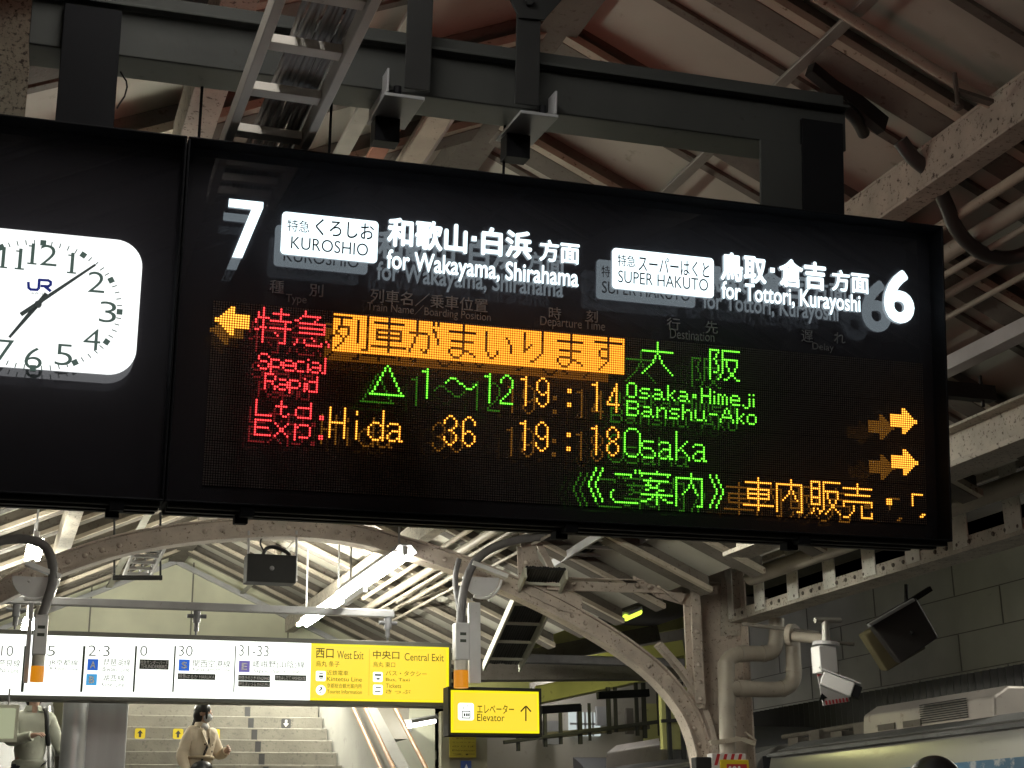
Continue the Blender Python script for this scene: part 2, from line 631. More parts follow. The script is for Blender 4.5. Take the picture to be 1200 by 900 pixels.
us = bp(205, 370)[0]                                      # the seam between clock cabinet and board
uR = bp(1110, 450, NF)[0]; wT = bp(650, 211, NF)[1]; wB = bp(650, 611, NF)[1]
uL = us - 1.62
def cabinet(root, u0, u1):
    f = .007
    b = MB()
    b.bbox(u0, u1, NF - .006, NB, wT - f, wT); b.bbox(u0, u1, NF - .006, NB, wB, wB + f)
    b.bbox(u0, u0 + f, NF - .006, NB, wB + f, wT - f); b.bbox(u1 - f, u1, NF - .006, NB, wB + f, wT - f)
    b.bbox(u0 + f, u1 - f, NB - .01, NB - .002, wB + f, wT - f)
    cab = b.build('cabinet', M_BLACK, root, bevel=.003)
    fc = MB().quad(*[BL(u, D + .004, w) for u, w in ((u0 + f, wB + f), (u1 - f, wB + f), (u1 - f, wT - f), (u0 + f, wT - f))]).build('backing_face', M_FACE, root)
    MB().quad(*[BL(u, NF, w) for u, w in ((u0 + f, wB + f), (u1 - f, wB + f), (u1 - f, wT - f), (u0 + f, wT - f))]).build('front_glass', M_PANE, root, recalc=False)
    # two dark rails run under the cabinet
    for n0, n1, dz in ((NF + .012, NF + .05, .016), (NF + .085, NF + .13, .022), (NB - .06, NB - .01, .016)):
        MB().bbox(u0 + .01, u1 - .01, n0, n1, wB - dz, wB - .001).build('bottom_rail', M_DARK, root, bevel=.002)
    return cab
board = thing('departure_board', 'wide black train departure board with green, orange and red lamp text', 'departure board', BL((us + uR) / 2, NF, wB))
cabinet(board, us + .002, uR)
PIT = .009235 * 4.8 / 5.5; U0, W0 = bp(392.3, 368.3)
def lu(c): return U0 + c * PIT
def lw(r): return W0 - r * PIT
# unlit lamp modules, four rows with thin dark joints
for k, (r0, r1) in enumerate(((-1.5, 17.2), (17.5, 36.2), (36.5, 55.2), (55.5, 73.6))):
    m_ = MB(); c0, c1 = -49.5, 275.5
    m_.quad(*[BL(lu(c), D + .001, lw(r)) for c, r in ((c0, r1), (c1, r1), (c1, r0), (c0, r0))])
    m_.uv = [(c0 + .5, r1 + .5), (c1 + .5, r1 + .5), (c1 + .5, r0 + .5), (c0 + .5, r0 + .5)]
    m_.build('lamp_field', M_LED0, board)
def led(name, cells, m, label=None, r=.37):
    b = MB()
    for c, rw in cells:
        b.add([BL(lu(c) + PIT * r * math.cos(math.pi / 4 * k + .39), D - .002, lw(rw) + PIT * r * math.sin(math.pi / 4 * k + .39)) for k in range(8)], [tuple(range(8))])
    o = b.build(name, m, board); g_ = MB()
    for c, rw in cells: g_.quad(*[BL(lu(c) + PIT * a, D - .0009, lw(rw) + PIT * e) for a, e in ((-.5, -.5), (.5, -.5), (.5, .5), (-.5, .5))])
    g_.build('lens_glow', LENS_GLOW[m], o)  # dim glow between lit lamps put in as faintly glowing squares
    if label: o['label'] = label
    return o
def word(font, items, row):
    out = []
    for ch, c in items: out += dots(font[ch], c, row)
    return out
led('lamp_arrow', dots([l[::-1] for l in ARROW], -48, 1), E_YEL, 'amber lamp arrow pointing left')
led('lamp_arrow', dots(ARROW, 258, 21), E_YEL, 'upper amber lamp arrow pointing right')
led('lamp_arrow', dots(ARROW, 258, 40), E_YEL, 'lower amber lamp arrow pointing right')
led('lamp_text', word(GL, [('特', -32), ('急', -16)], 0), E_RED, 'red lamp characters for limited express')
led('lamp_text', word(A8, [('S', -30), ('p', -25), ('e', -20), ('c', -15), ('i', -10), ('a', -9), ('l', -3)], 19) + word(A8, [('R', -27), ('a', -22), ('p', -17), ('i', -11), ('d', -10)], 27), E_RED, 'red lamp text Special Rapid')
A8['L'] = A8['L'][1:]; A8['D'] = A8['D'][1:]; A8['E'] = G("#######\n#......\n#......\n######.\n#......\n#......\n#######")
led('lamp_text', word(A8, [('L', -30), ('t', -22), ('D', -14)], 38) + word(A8, [('E', -30)], 46) + word(A8, [('x', -22), ], 45) + word(A8, [('P', -14)], 45) + word(A8, [('.', -4)], 43) + word(A8, [('.', -4)], 51), E_RED, 'red lamp text Ltd. Exp.')
dark = set(word(GL, [(ch, 16 * k) for k, ch in enumerate('列車がまいります')], 0))
led('lamp_banner', [(c, r) for c in range(128) for r in range(16) if (c, r) not in dark], E_ORG, 'glowing orange lamp banner with dark characters', r=.40)
led('lamp_text', word(GL, [('大', 136), ], 0) + word(GL, [('阪', 168)], 1), E_GRN, 'green lamp characters for Osaka')
led('lamp_text', dots(TRI, 16, 20) + word(A16, [('1', 38), ('1', 65), ('2', 72)], 20) + dots(WAVE, 48, 23), E_GRN, 'green lamp triangle and 1 to 12')
T1 = [('1', 81), ('9', 88), (':', 102), ('1', 113)]
led('lamp_text', word(A16, T1 + [('4', 119)], 20), E_YEL, 'amber lamp time 19:14')
led('lamp_text', word(A8, [('O', 129), ('s', 135), ('a', 141), ('k', 148), ('a', 153), ('·', 160), ('H', 164), ('i', 170), ('m', 172), ('e', 178), ('j', 184), ('i', 189)], 19)
    + word(A8, [('B', 129), ('a', 136), ('n', 143), ('s', 149), ('h', 155), ('u', 161), ('-', 168), ('A', 173), ('k', 181), ('o', 186)], 27), E_GRN, 'small green lamp text Osaka Himeji Banshu-Ako')
led('lamp_text', word(A16, [('H', 0), ('i', 11), ('d', 16), ('a', 24), ('3', 48), ('6', 56)], 39), E_YEL, 'amber lamp text Hida 36')
led('lamp_text', word(A16, T1 + [('8', 120)], 39), E_YEL, 'amber lamp time 19:18')
led('lamp_text', word(A16, [('O', 128), ('s', 136), ('a', 144), ('k', 152), ('a', 160)], 39), E_GRN, 'large green lamp text Osaka')
led('lamp_text', word(GL, [('《', 112), ('ご', 121), ('案', 136), ('内', 152), ('》', 168)], 57), E_GRN, 'green lamp characters in double brackets')
led('lamp_text', word(GL, [('車', 184), ('内', 200), ('販', 217), ('売', 233), ('・', 255)], 57) + [(c, r) for c, r in dots(GL['「'], 268, 60)] + [(273, 69), (274, 69), (272, 70), (273, 70)], E_YEL, 'amber lamp characters running off the lower right')

# backlit lettering of the header, printed captions
def btext(mb, body, l, t, r, b, off=0., n=D - .003):     # left, top(x,y), right, bottom pixels of the ink
    u0 = bp(*l)[0]; u1 = bp(*r)[0]; w1 = bp(*t)[1]; w0 = bp(*b)[1]
    return lay_text(mb, body, BL(u0, n, w0), BU, BV, u1 - u0, w1 - w0, off)
hx = MB()                                                # the 7 is plain straight strokes
p7 = [bp(*q) for q in ((268.4, 233), (308.6, 237.2), (308.3, 244), (283.6, 302.6), (271.8, 301.6), (294.5, 245.6), (267.6, 242.6))]
hx.add([BL(u, D - .003, w) for u, w in p7], [(0, 1, 2, 5, 6), (2, 3, 4, 5)])
lab(hx.build('track_number', E_WHT, board), 'large backlit white 7')
hx = btext(MB(), '6', (1035.2, 350), (1056, 316.5), (1070.8, 350), (1053, 379), .028)
lab(hx.build('track_number', E_WHT, board), 'large backlit white 6')
def plate(tl, tr, bl, name, label, texts):
    u0 = (bp(*tl)[0] + bp(*bl)[0]) / 2; u1 = bp(*tr)[0]; w1 = (bp(*tl)[1] + bp(*tr)[1]) / 2; w0 = bp(*bl)[1]
    b = MB(); pts = rrect(u1 - u0, w1 - w0, .014)
    b.add([BL(u0 + a, D - .003, w0 + c) for a, c in pts], [tuple(range(len(pts)))])
    o = lab(b.build(name, E_WHT, board), label); t = MB()
    for a in texts: btext(t, *a, n=D - .005)
    t.build('plate_lettering', M_INK, o)
plate((331.1, 248.4), (443.6, 259.4), (328, 297.6), 'train_name_plate', 'backlit plate reading Kuroshio', [
    ('特急', (336.3, 265), (336.3, 256.8), (362.5, 265), (350, 272.5), .004), ('くろしお', (369.3, 270), (403, 259.4), (438, 270), (403, 279.2), .01), ('KUROSHIO', (340.5, 290), (385, 281.6), (431.2, 290), (385, 296.2))])
plate((717.5, 291.3), (836.0, 302.2), (716.7, 338), 'train_name_plate', 'backlit plate reading Super Hakuto', [
    ('特急', (723, 305), (733, 299.2), (744.2, 306), (733, 313), .004), ('スーパーはくと', (747.5, 310), (788, 303.6), (830.5, 315), (788, 322.4), .008), ('SUPER HAKUTO', (723.8, 328), (776, 322.2), (829.2, 335), (776, 336.4))])
t = MB(); btext(t, '和歌山', (453.4, 280), (500, 258.6), (547.3, 290), (500, 293.4), .035); btext(t, '白浜', (564, 280), (593, 268.5), (623.1, 290), (593, 302), .035); btext(t, '■', (552.5, 280), (555.5, 277), (558.3, 280), (555.5, 282.8)); btext(t, '方面', (631.8, 295), (655, 282.5), (679, 295), (655, 308.2), .028)
lab(t.build('header_text', E_WHT, board), 'white characters for Wakayama and Shirahama')
t = MB(); btext(t, 'for Wakayama, Shirahama', (453, 305), (565, 303.3), (677.7, 325), (565, 332.6), .02)
lab(t.build('header_text', E_WHT, board), 'white text for Wakayama, Shirahama')
t = MB(); btext(t, '鳥取', (844, 310), (871, 297.6), (897.8, 325), (871, 331.2), .033); btext(t, '倉吉', (912.5, 310), (940, 305.3), (967.7, 325), (940, 338.6), .033); btext(t, '■', (902, 310), (905, 314), (907.5, 315), (905, 319.6)); btext(t, '方面', (974.2, 330), (996, 317.8), (1018, 330), (996, 343), .028)
lab(t.build('header_text', E_WHT, board), 'white characters for Tottori and Kurayoshi')
t = MB(); btext(t, 'for Tottori, Kurayoshi', (845.2, 340), (926, 337.3), (1007.8, 355), (926, 364.3), .02)
lab(t.build('header_text', E_WHT, board), 'white text for Tottori, Kurayoshi')
for a in (('種', (315.8, 335), (324, 328.5), (333, 335), (324, 343.8), .008), ('別', (362.3, 340), (370, 332.8), (378.8, 340), (370, 347.6), .008), ('Type', (334.8, 350), (347, 345.4), (359.4, 350), (347, 357.6), 0),
          ('列車名／乗車位置', (433.8, 350), (503, 344.2), (571.5, 355), (503, 360.4), .008), ('Train Name／Boarding Position', (430, 360), (502, 358.4), (575, 370), (502, 372.6), 0),
          ('時', (642.9, 365), (650, 360), (657.5, 365), (650, 374.5), .008), ('刻', (686.9, 370), (693, 363.6), (700.4, 370), (693, 377.8), .008), ('Departure Time', (633, 380), (671, 373.8), (708.9, 385), (671, 387.6), 0),
          ('行', (781, 380), (789, 372.4), (797, 380), (789, 387.2), .008), ('先', (826.3, 380), (833, 376.2), (841, 380), (833, 391), .008), ('Destination', (785, 390), (811, 387.2), (837, 393), (811, 398.6), 0),
          ('遅', (938.7, 390), (945, 386.8), (952.2, 390), (945, 401), .008), ('れ', (977.2, 395), (984, 389.8), (990.2, 395), (984, 402.8), .008), ('Delay', (952, 405), (964, 402.4), (976.8, 405), (964, 413), 0)):
    btext(MB(), *a, n=D - .001).build('column_caption', M_PRINT, board)
# the same kind of display looks the other way
bk = MB().bbox(us + .9, uR - .7, NB + .001, NB + .004, wB + .55, wB + .95)
lab(bk.build('rear_display', glow('rear_lamps', (1, .26, .19), 8.), board), 'red lit display on the far face')
# joint clips under the board
for x_, y_ in ((136, 590), (287, 598), (662, 615), (932, 632)):
    u_ = bp(x_, y_)[0]; w_ = wB
    MB().bbox(u_ - .022, u_ + .022, NF + .004, NF + .06, w_ - .034, w_ - .0005).bbox(u_ - .03, u_ + .012, NF + .08, NF + .14, w_ - .05, w_ - .023).build('clip', M_BLACK, board, bevel=.002)

# ------------------------------------------------------------------ the clock in its own cabinet
clock = thing('station_clock', 'black cabinet with a glowing white rounded clock dial at the left of the board', 'clock', BL((us + uL) / 2, NF, wB))
cabinet(clock, uL, us - .002)
cu, cw = bp(44.7, 357.6); dr = bp(164, 350)[0]; dt = bp(46, 272)[1]; db = bp(43, 433)[1]
dw = dr - cu; b = MB(); pts = rrect(2 * dw, dt - db, .085, 10)
b.add([BL(cu - dw + a, D - .002, db + c) for a, c in pts], [tuple(range(len(pts)))]); dial = b.build('dial', E_DIAL, clock)
numpx = {12: (50, 299), 1: (84.6, 308.7), 2: (113, 331), 3: (126.4, 366), 4: (107.8, 398), 5: (74.8, 416), 6: (39.2, 420), 7: (5.5, 411), 11: (13.4, 303)}
t = MB()
NW = {12: .118, 11: .105, 1: .034}
off = {k: (bp(*p)[0] - cu, bp(*p)[1] - cw) for k, p in numpx.items()}
off[8] = (-off[4][0], off[4][1]); off[9] = (-off[3][0], off[3][1]); off[10] = (-off[2][0], off[2][1])
def one(x, c):
    x, c = cu + x, cw + c
    h_ = .034
    for bx, by, bw, bh in ((x, c, .0052, h_), (x, c - h_ + .0025, .014, .0025), (x - .007, c + h_ - .009, .007, .0022)): t.obox(BL(bx, D - .004 - .0002 * (bw > .006), by), BU * bw, BN * .0003, BV * bh)
def fig(ch, x, c, w_=.052): lay_text(t, ch, BL(cu + x - w_ / 2, D - .004, cw + c - .034), BU, BV, w_, .068, -.008)
for k, (a, c) in off.items():
    if k == 12: one(a - .030, c); fig('2', a + .018, c)
    elif k == 11: one(a - .024, c); one(a + .026, c)
    elif k == 10: one(a - .030, c); fig('0', a + .018, c)
    elif k == 1: one(a, c)
    else: fig(str(k), a, c)
t.build('numerals', M_NUM, dial)
tk = MB(); rx = bp(140, 367)[0] - cu; ry = bp(50.6, 285)[1] - cw
rx = max(rx, .01)
for k in range(60):
    a = math.pi * k / 30; c = np.array([math.sin(a), math.cos(a)]); big = k % 5 == 0
    q = BL(cu + c[0] * rx, D - .004, cw + c[1] * ry); rd = BU * c[0] + BV * c[1]; tn = BU * c[1] - BV * c[0]
    tk.obox(q, rd * (.009 if big else .008), BN * .0003, tn * (.009 if big else .0016))
tk.build('minute_marks', M_NUM, dial)
hd = MB()
def hand(tip, tail, w0, w1, n):
    a = np.array(bp(*tip)); c = np.array(bp(*tail)); d = (a - c) / np.linalg.norm(a - c); s_ = np.array([-d[1], d[0]])
    pts = [c + s_ * w0, c - s_ * w0, a - s_ * w1, a + s_ * w1]
    hd.prism([BL(p[0], n, p[1]) for p in pts], BN * -.003)
hand((111.5, 311.5), (24.4, 369.8), .0065, .0035, D - .012); hand((11, 396), (55, 345), .008, .004, D - .007)
hd.tube([BL(cu, D - .004, cw), BL(cu, D - .018, cw)], .011, 14); hd.build('hands', mat('dark_hands', (.07, .09, .085), .4, scale=4), clock)
lg = MB()                                                 # the blue railway letters
def stroke(pts, w):
    q = [np.array(bp(*p)) for p in pts]
    for a, c in zip(q[:-1], q[1:]):
        d = (c - a) / np.linalg.norm(c - a); s_ = np.array([-d[1], d[0]]) * w; a2, c2 = a - d * w * .6, c + d * w * .6
        lg.add([BL(*( (p[0], D - .0045 - .0001 * len(lg.f), p[1]) )) for p in (a2 + s_, a2 - s_, c2 - s_, c2 + s_)], [(0, 1, 2, 3)])
stroke([(33.3, 331.5), (33.6, 337.6), (36, 339.6), (43.5, 340), (45.4, 338), (46, 328.4), (56.4, 329), (59.6, 331), (59.3, 334), (56.8, 336), (48.4, 335.6)], .0042)
stroke([(52.5, 336), (58.8, 341.2)], .0045)
lg.build('railway_emblem', M_JRB, dial)
sm = MB(); btext(sm, 'JR西日本', (35.5, 344), (45, 343), (56, 345), (45, 346.6), 0, D - .0045); sm.build('small_lettering', M_NUM, dial)

# ================================================================== STEELWORK THE BOARD HANGS FROM
fr = thing('sign_gantry', 'dark grey steel beam and hangers carrying the black departure board', 'gantry', BL(1.5, D + .1, wT + .3))
nb = D + .12
def bq(x, y, n): u, w = bp(x, y, n); return u, w
uL0 = bq(70, 90, nb)[0]; uLe = bq(137, 90, nb)[0]; uRa = bq(876, 200, nb)[0]; uRm = bq(925, 190, nb)[0]; uRb = bq(971, 190, nb)[0]
wb1 = bq(500, 112, nb - .1)[1]; wb2 = bq(500, 62, nb - .1)[1]
# beam: a channel with an open top
bm1 = MB(); bm1.bbox(bq(36, 40, nb)[0], uRb + .02, nb - .10, nb - .088, wb1, wb2)
MB().bbox(bq(36, 40, nb)[0], uRb + .02, nb - .0875, nb + .10, wb1, wb1 + .012).build('bottom_flange', mat('grey_green_flange', (.20, .215, .19), .6, spot=(.14, .15, .135), amt=.3, scale=5), fr, bevel=.002)
bm1.bbox(bq(36, 40, nb)[0], uRb + .02, nb - .14, nb - .0885, wb2 + .0005, wb2 + .012).bbox(bq(36, 40, nb)[0], uRb + .02, nb - .0885, nb - .07, wb2 + .0005, wb2 + .07)
bm1.build('beam', M_BEAM, fr, bevel=.003)
MB().bbox(uL0, uLe, nb - .13, nb + .09, wT - .002, bq(100, 25, nb)[1]).build('post', M_BLACK, fr, bevel=.003)
pr = MB().bbox(uRm - .005, uRb, nb - .116, nb - .04, wT - .002, bq(940, 140, nb - .1)[1]); pr.build('post', M_BLACK, fr, bevel=.003)
MB().bbox(uRa - .0, uRm - .0055, nb - .112, nb - .098, wT - .002, wb1 - .001).build('post_plate', M_BEAM, fr, bevel=.003)
for xa, xb, ytop, ybot, sgn in ((475, 505, -60, 104, -1), (604, 632, -60, 122, 1)):
    n_ = nb - .16; ua, ub = bq(xa, 60, n_)[0], bq(xb, 60, n_)[0]
    MB().bbox(ua, ub, n_ - .01, n_ - .0005, bq(xa, ybot, n_)[1], bq(xa, ytop, n_)[1]).build('hanger', M_DARK, fr, bevel=.002)
    # slotted angle clamp wrapped under the beam, turned along the platform
    x0 = (ua if sgn < 0 else ub)
    cl = MB()
    cl.bbox(x0 - .07, x0 + .07, n_ - .02, nb + .13, wb1 - .05, wb1 - .038)
    cl.bbox(x0 - .004 + .06 * sgn, x0 + .004 + .06 * sgn, n_ - .02, nb + .13, wb1 - .037, wb1 + .05)
    c_ = cl.build('clamp_angle', M_GREY, fr, bevel=.002)
    bt = MB()
    for k in range(3):
        bt.tube([BL(x0 + .02 * sgn, n_ + .01 + .07 * k, wb1 - .037), BL(x0 + .02 * sgn, n_ + .01 + .07 * k, wb1 - .002)], .014, 8)
    bt.build('clamp_bolt', M_BLACK, fr)
    MB().bbox(x0 - .06, x0 + .03, nb + .02, nb + .10, wb1 - .14, wb1 - .051).build('clamp_block', M_BLACK, fr, bevel=.002)
gp = MB(); n_ = nb - .17; u_, w_ = bq(618, 5, n_); gp.prism([BL(u_ - .10, n_, w_ + .06), BL(u_ + .14, n_, w_ + .05), BL(u_ + .06, n_, w_ - .055), BL(u_ - .03, n_, w_ - .06)], BN * -.012)
gp.tube([BL(u_ + .0, n_ - .012, w_), BL(u_ + .0, n_ - .03, w_)], .016, 6); gp.build('gusset', M_DARK, fr, bevel=.002)
# thin rods between roof and board
for k, (x_, y0_, y1_) in enumerate(((238, 85, 164), (389, 110, 180), (591, 165, 208))):
    u_, w1_ = bq(x_, y0_, NB - .03); w0_ = wT
    o = MB().tube([BL(u_, NB - .03, w0_), BL(u_, NB - .03, w1_ + .25)], .005, 8).build('hanging_rod', M_BLACK)
    tag(o, ['thin black rod rising behind the clock cabinet seam', 'thin black rod rising right of the cable ladder', 'thin black rod in front of the pink roof panel'][k], 'rod', 'thin rods above the board')
# a bit of wire on the left post
wv = [P(x_, y_, 4.62) for x_, y_ in ((141, 84), (148, 95), (149, 102), (146, 113), (140, 122), (137, 127))]
tag(MB().tube(wv, .003, 6).build('loose_wire', M_BCABLE), 'thin loose wire curling beside the left black post', 'wire')
# ================================================================== PLATFORM, TRACK BED, WALLS
g = MB().box(-60, 60, -60, 90, -1.6, -1.3); struct(g.build('ground', mat('track_ballast', (.14, .12, .10), .9, spot=(.06, .05, .05), amt=.5, scale=20, bump=.4)))
g = MB().box(-2.6, 8.9, -12, 60, -1.295, 0); struct(g.build('platform', M_FLOOR))

# ------------------------------------------------------------------ canopy roof over the platform
roof = thing('canopy_roof', 'old gabled platform canopy with cream boarding, brown rafters and steel purlins', 'roof', (RX, 10, 3.2))
Y0, Y1 = -8., 24.
def slope_sheet(x0, x1, y0, y1, dz, th):                  # a slab lying on the slope, dz below the roof line
    z0, z1 = roofz(x0) + dz, roofz(x1) + dz
    return [(x0, y0, z0), (x1, y0, z1), (x1, y1, z1), (x0, y1, z0)], (0, 0, th)
EX0, EX1 = -2.6, 7.05
RY = [6.0 + 1.14 * k for k in range(-12, 17) if 6.0 + 1.14 * k < 24]
for side, xe in ((1, EX1), (-1, EX0)):
    b = MB(); poly, ext = slope_sheet(RX + .0 * side, xe, Y0, Y1, 0.0, .06); b.prism(poly, ext)
    lab(b.build('boarding', M_PANEL, roof), 'cream boarding of the right slope' if side > 0 else 'cream boarding of the left slope')
    for y in RY:
        xs = RX + .06 * side
        b = MB(); poly, ext = slope_sheet(xs, xe, y - .10, y + .10, -.18, .178); b.prism(poly, ext)
        rf = b.build('rafter', M_RAFT, roof, bevel=.004)
        # the pale painted foot flange along one edge
        b = MB(); poly, ext = slope_sheet(xs, xe, y - .165, y - .1005, -.175, .05); b.prism(poly, ext)
        b.build('rafter_flange', M_LIP, rf)
    for y in RY:
        y2 = y + .45
        if y2 > 23.6: continue
        b = MB(); poly, ext = slope_sheet(RX + .05 * side, xe, y2 - .03, y2 + .03, -.03, .028); b.prism(poly, ext)
        b.build('cover_strip', M_RAFT, roof)
MB().prism([(RX - .12, Y0, RZ - .20), (RX + .12, Y0, RZ - .20), (RX + .12, Y0, RZ - .05), (RX - .12, Y0, RZ - .05)], (0, Y1 - Y0, 0)).build('ridge_beam', M_RAFT, roof)
def purlin(x, w, h, drop, m, name='purlin', y0=Y0, y1=Y1, chan=False):
    z = roofz(x) - drop; b = MB()
    if chan:
        t = .02
        b.box(x - w / 2, x + w / 2, y0, y1, z - t, z).box(x - w / 2, x - w / 2 + t, y0, y1, z - h, z - t - .0005).box(x - w / 2, x + w / 2, y0, y1, z - h - t, z - h - .0005)
    else: b.box(x - w / 2, x + w / 2, y0, y1, z - h, z)
    return b.build(name, m, roof, bevel=.004)
purlin(3.82, .075, .02, .172, M_GALV, 'flat_bar')
purlin(4.62, .15, .22, .172, M_BEIGE2, chan=True)
purlin(1.75, .09, .03, .172, M_GALV, 'flat_bar'); purlin(.75, .15, .22, .172, M_BEIGE2, chan=True)
purlin(-1.1, .2, .24, .172, M_BEIGE2, chan=True)
# end gable
gy = 24.02
b = MB(); b.add([(EX0, gy, 2.9), (EX1, gy, 2.9), (EX1, gy, roofz(EX1) + .05), (RX, gy, RZ + .05), (EX0, gy, roofz(EX0) + .05)], [(0, 1, 2, 3, 4)])
gb = thing('gable_wall', 'pale green panelled gable wall closing the far end of the canopy', 'wall', (RX, gy, 2.9))
b.prism([(EX0, gy + .02, 2.9), (EX1, gy + .02, 2.9), (EX1, gy + .02, roofz(EX1)), (RX, gy + .02, RZ), (EX0, gy + .02, roofz(EX0))], (0, .15, 0))
b.build('panel_face', M_GABLE, gb)
b = MB()
for x in np.arange(-1.6, 8, 1.55): b.box(x - .012, x + .012, gy - .008, gy - .001, 2.95, roofz(x) - .05)
for z in (4.1, 4.75, 5.15): 
    hw = (RZ - z) / RS - .1; b.box(RX - hw, RX + hw, gy - .006, gy - .0015, z - .008, z + .008)
b.build('panel_joints', mat('gable_joint', (.25, .25, .20), .8, scale=3), gb)  # darker strips along the panel joints
for sd in (1, -1):
    xe = EX1 if sd > 0 else EX0
    b = MB(); b.beam((RX, gy - .06, RZ - .19), (xe, gy - .06, roofz(xe) - .19), .1, .07); b.build('verge_trim', M_LGREY, gb)
MB().box(EX0, EX1, gy - .16, gy - .02, 2.86, 3.0).build('sill_rail', M_GREY, gb)

# ------------------------------------------------------------------ riveted arch across the platform
AY = 15.
arch_px = [(-60, 725), (0, 694), (60, 666), (130, 642), (200, 628), (270, 621), (340, 619), (410, 626), (470, 641), (530, 659), (585, 681), (640, 706), (690, 733), (735, 762), (770, 790), (797, 822), (812, 850), (822, 885), (828, 930)]
ac = [P(x, y, AY) for x, y in arch_px]
def smooth(pts, n=6):
    pts = [V3(p) for p in pts]; out = []; e = [2 * pts[0] - pts[1]] + pts + [2 * pts[-1] - pts[-2]]
    for i in range(1, len(e) - 2):
        for k in range(n):
            t = k / n; a, b_, c, d = e[i - 1:i + 3]
            out.append(.5 * ((2 * b_) + (c - a) * t + (2 * a - 5 * b_ + 4 * c - d) * t * t + (3 * b_ - a - 3 * c + d) * t ** 3))
    return out + [pts[-1]]
arch = thing('steel_arch', 'riveted old steel arch painted beige crossing behind the departure board', 'arch', P(340, 619, AY))
acs = smooth(ac, 5)
def ribbon(mb, pts, half, y0, y1):                        # a curved plate in the arch plane, thick along y
    n = len(pts); vs = []
    for i, p in enumerate(pts):
        d = nz(pts[min(i + 1, n - 1)] - pts[max(i - 1, 0)]); nn = nz(np.cross(d, (0, 1., 0)))
        for h, y in ((-half, y0), (half, y0), (half, y1), (-half, y1)):
            q = p + nn * h; vs.append((q[0], AY + y, q[2]))
    fs = [(0, 1, 2, 3), tuple(4 * (n - 1) + k for k in (3, 2, 1, 0))]
    for i in range(n - 1):
        for k in range(4): fs.append((4 * i + k, 4 * i + (k + 1) % 4, 4 * i + 4 + (k + 1) % 4, 4 * i + 4 + k))
    return mb.add(vs, fs)
def shift(pts, s):
    out = []; n = len(pts)
    for i, p in enumerate(pts):
        d = nz(pts[min(i + 1, n - 1)] - pts[max(i - 1, 0)]); out.append(p + nz(np.cross(d, (0, 1., 0))) * s)
    return out
web = MB(); ribbon(web, acs, .085, -.012, .012)
sgn = 1 if nz(np.cross(acs[60] - acs[59], (0, 1., 0)))[2] < 0 else -1
b = MB(); ribbon(b, shift(acs, .095 * sgn), .012, -.10, .10); b.build('arch_flange', M_BEIGE, arch, smooth=True)
b = MB(); ribbon(b, shift(acs, -.095 * sgn), .010, -.07, .07); b.build('arch_flange', M_BEIGE, arch, smooth=True)
def along(pts, step):
    L = 0; out = []; nxt = 0
    for a, c in zip(pts[:-1], pts[1:]):
        l = np.linalg.norm(c - a)
        while nxt <= L + l: out.append(a + (c - a) * (nxt - L) / l); nxt += step
        L += l
    return out
sp = along(acs, .17)
for i, p in enumerate(sp):
    if (i // 5) % 3 != 2 or i % 5 == 0: web.dome((p[0], AY - .0115, p[2]), (0, -1, 0), .028)
web.build('riveted_web', M_BEIGE, arch, smooth=True)
def plate3(mb, px, Y, th): return mb.prism([P(x, y, Y) for x, y in px], (0, th, 0))
# spandrel: tie plates fanning out to the roof and the column
b = MB(); plate3(b, [(606, 640), (622, 641), (640, 668), (660, 690), (682, 700), (682, 720), (660, 716), (636, 705), (608, 690)], AY - .03, .014)
plate3(b, [(606, 600), (622, 600), (632, 664), (610, 688), (613, 662)], AY - .05, .014); lab(b.build('gusset', M_BEIGE, arch), 'forked gusset plate above the arch')
b = MB(); b.beam(P(640, 686, AY - .06), P(840, 692, AY - .06), .04, .10).beam(P(640, 678, AY + .0), P(840, 683, AY + .0), .14, .014)
b.build('tie_bar', M_BEIGE, arch, bevel=.003)
b = MB(); b.beam(P(612, 600, AY - .02), P(660, 692, AY - .02), .02, .07); b.build('strut', M_BEIGE, arch)
b = MB(); b.beam(P(735, 655, AY - .08), P(800, 702, AY - .08), .05, .12).beam(P(752, 640, AY - .08), P(812, 690, AY - .08), .05, .05); plate3(b, [(790, 655), (812, 650), (812, 712), (770, 700), (742, 678), (742, 664)], AY - .04, .014)
rv = b
for x, y in ((617, 659), (623, 673), (645, 685), (659, 683), (672, 684), (746, 686), (760, 687), (772, 688), (750, 658), (761, 665), (773, 671), (784, 678)): rv.dome(P(x, y, AY - .125), (0, -1, 0), .027)
rv.build('riveted_brace', M_BEIGE, arch, smooth=True)

# ------------------------------------------------------------------ riveted column on the right
cx = P(832, 800, AY)[0]
colm = thing('steel_column', 'riveted beige steel column at the right foot of the arch', 'column', (cx, AY + .1, 0))
b = MB(); xl, xr = P(800, 760, AY)[0], P(872, 760, AY)[0]
b.box(xl + .05, xr, AY + .02, AY + .04, 0, 4.6).box(xl + .12, xl + .15, AY - .16, AY + .0195, 2.9, 4.6).box(xr - .02, xr, AY - .12, AY + .0195, 0, 4.6).box(xl + .05, xl + .07, AY - .1, AY + .0195, 0, 2.4)
b.box(xl + .04, xl + .155, AY - .18, AY - .165, 2.95, 4.6)
shaft = b
b = MB(); plate3(b, [(845, 680), (868, 680), (868, 745), (845, 745)], AY - .01, .012); b.build('splice_plate', M_BEIGE2, colm)
rv = shaft
for k in range(9): rv.dome((xl + .10, AY - .1805, 3.0 + .18 * k), (0, -1, 0), .028).dome((xl + .055, AY - .1805, 3.09 + .18 * k), (0, -1, 0), .016)
for x_ in (xr - .06, xr - .16):
    for z_ in np.arange(2.6, 4.5, .22): rv.dome((x_, AY + .0195, z_), (0, -1, 0), .026)
rv.build('riveted_shaft', M_BEIGE, colm, smooth=True)
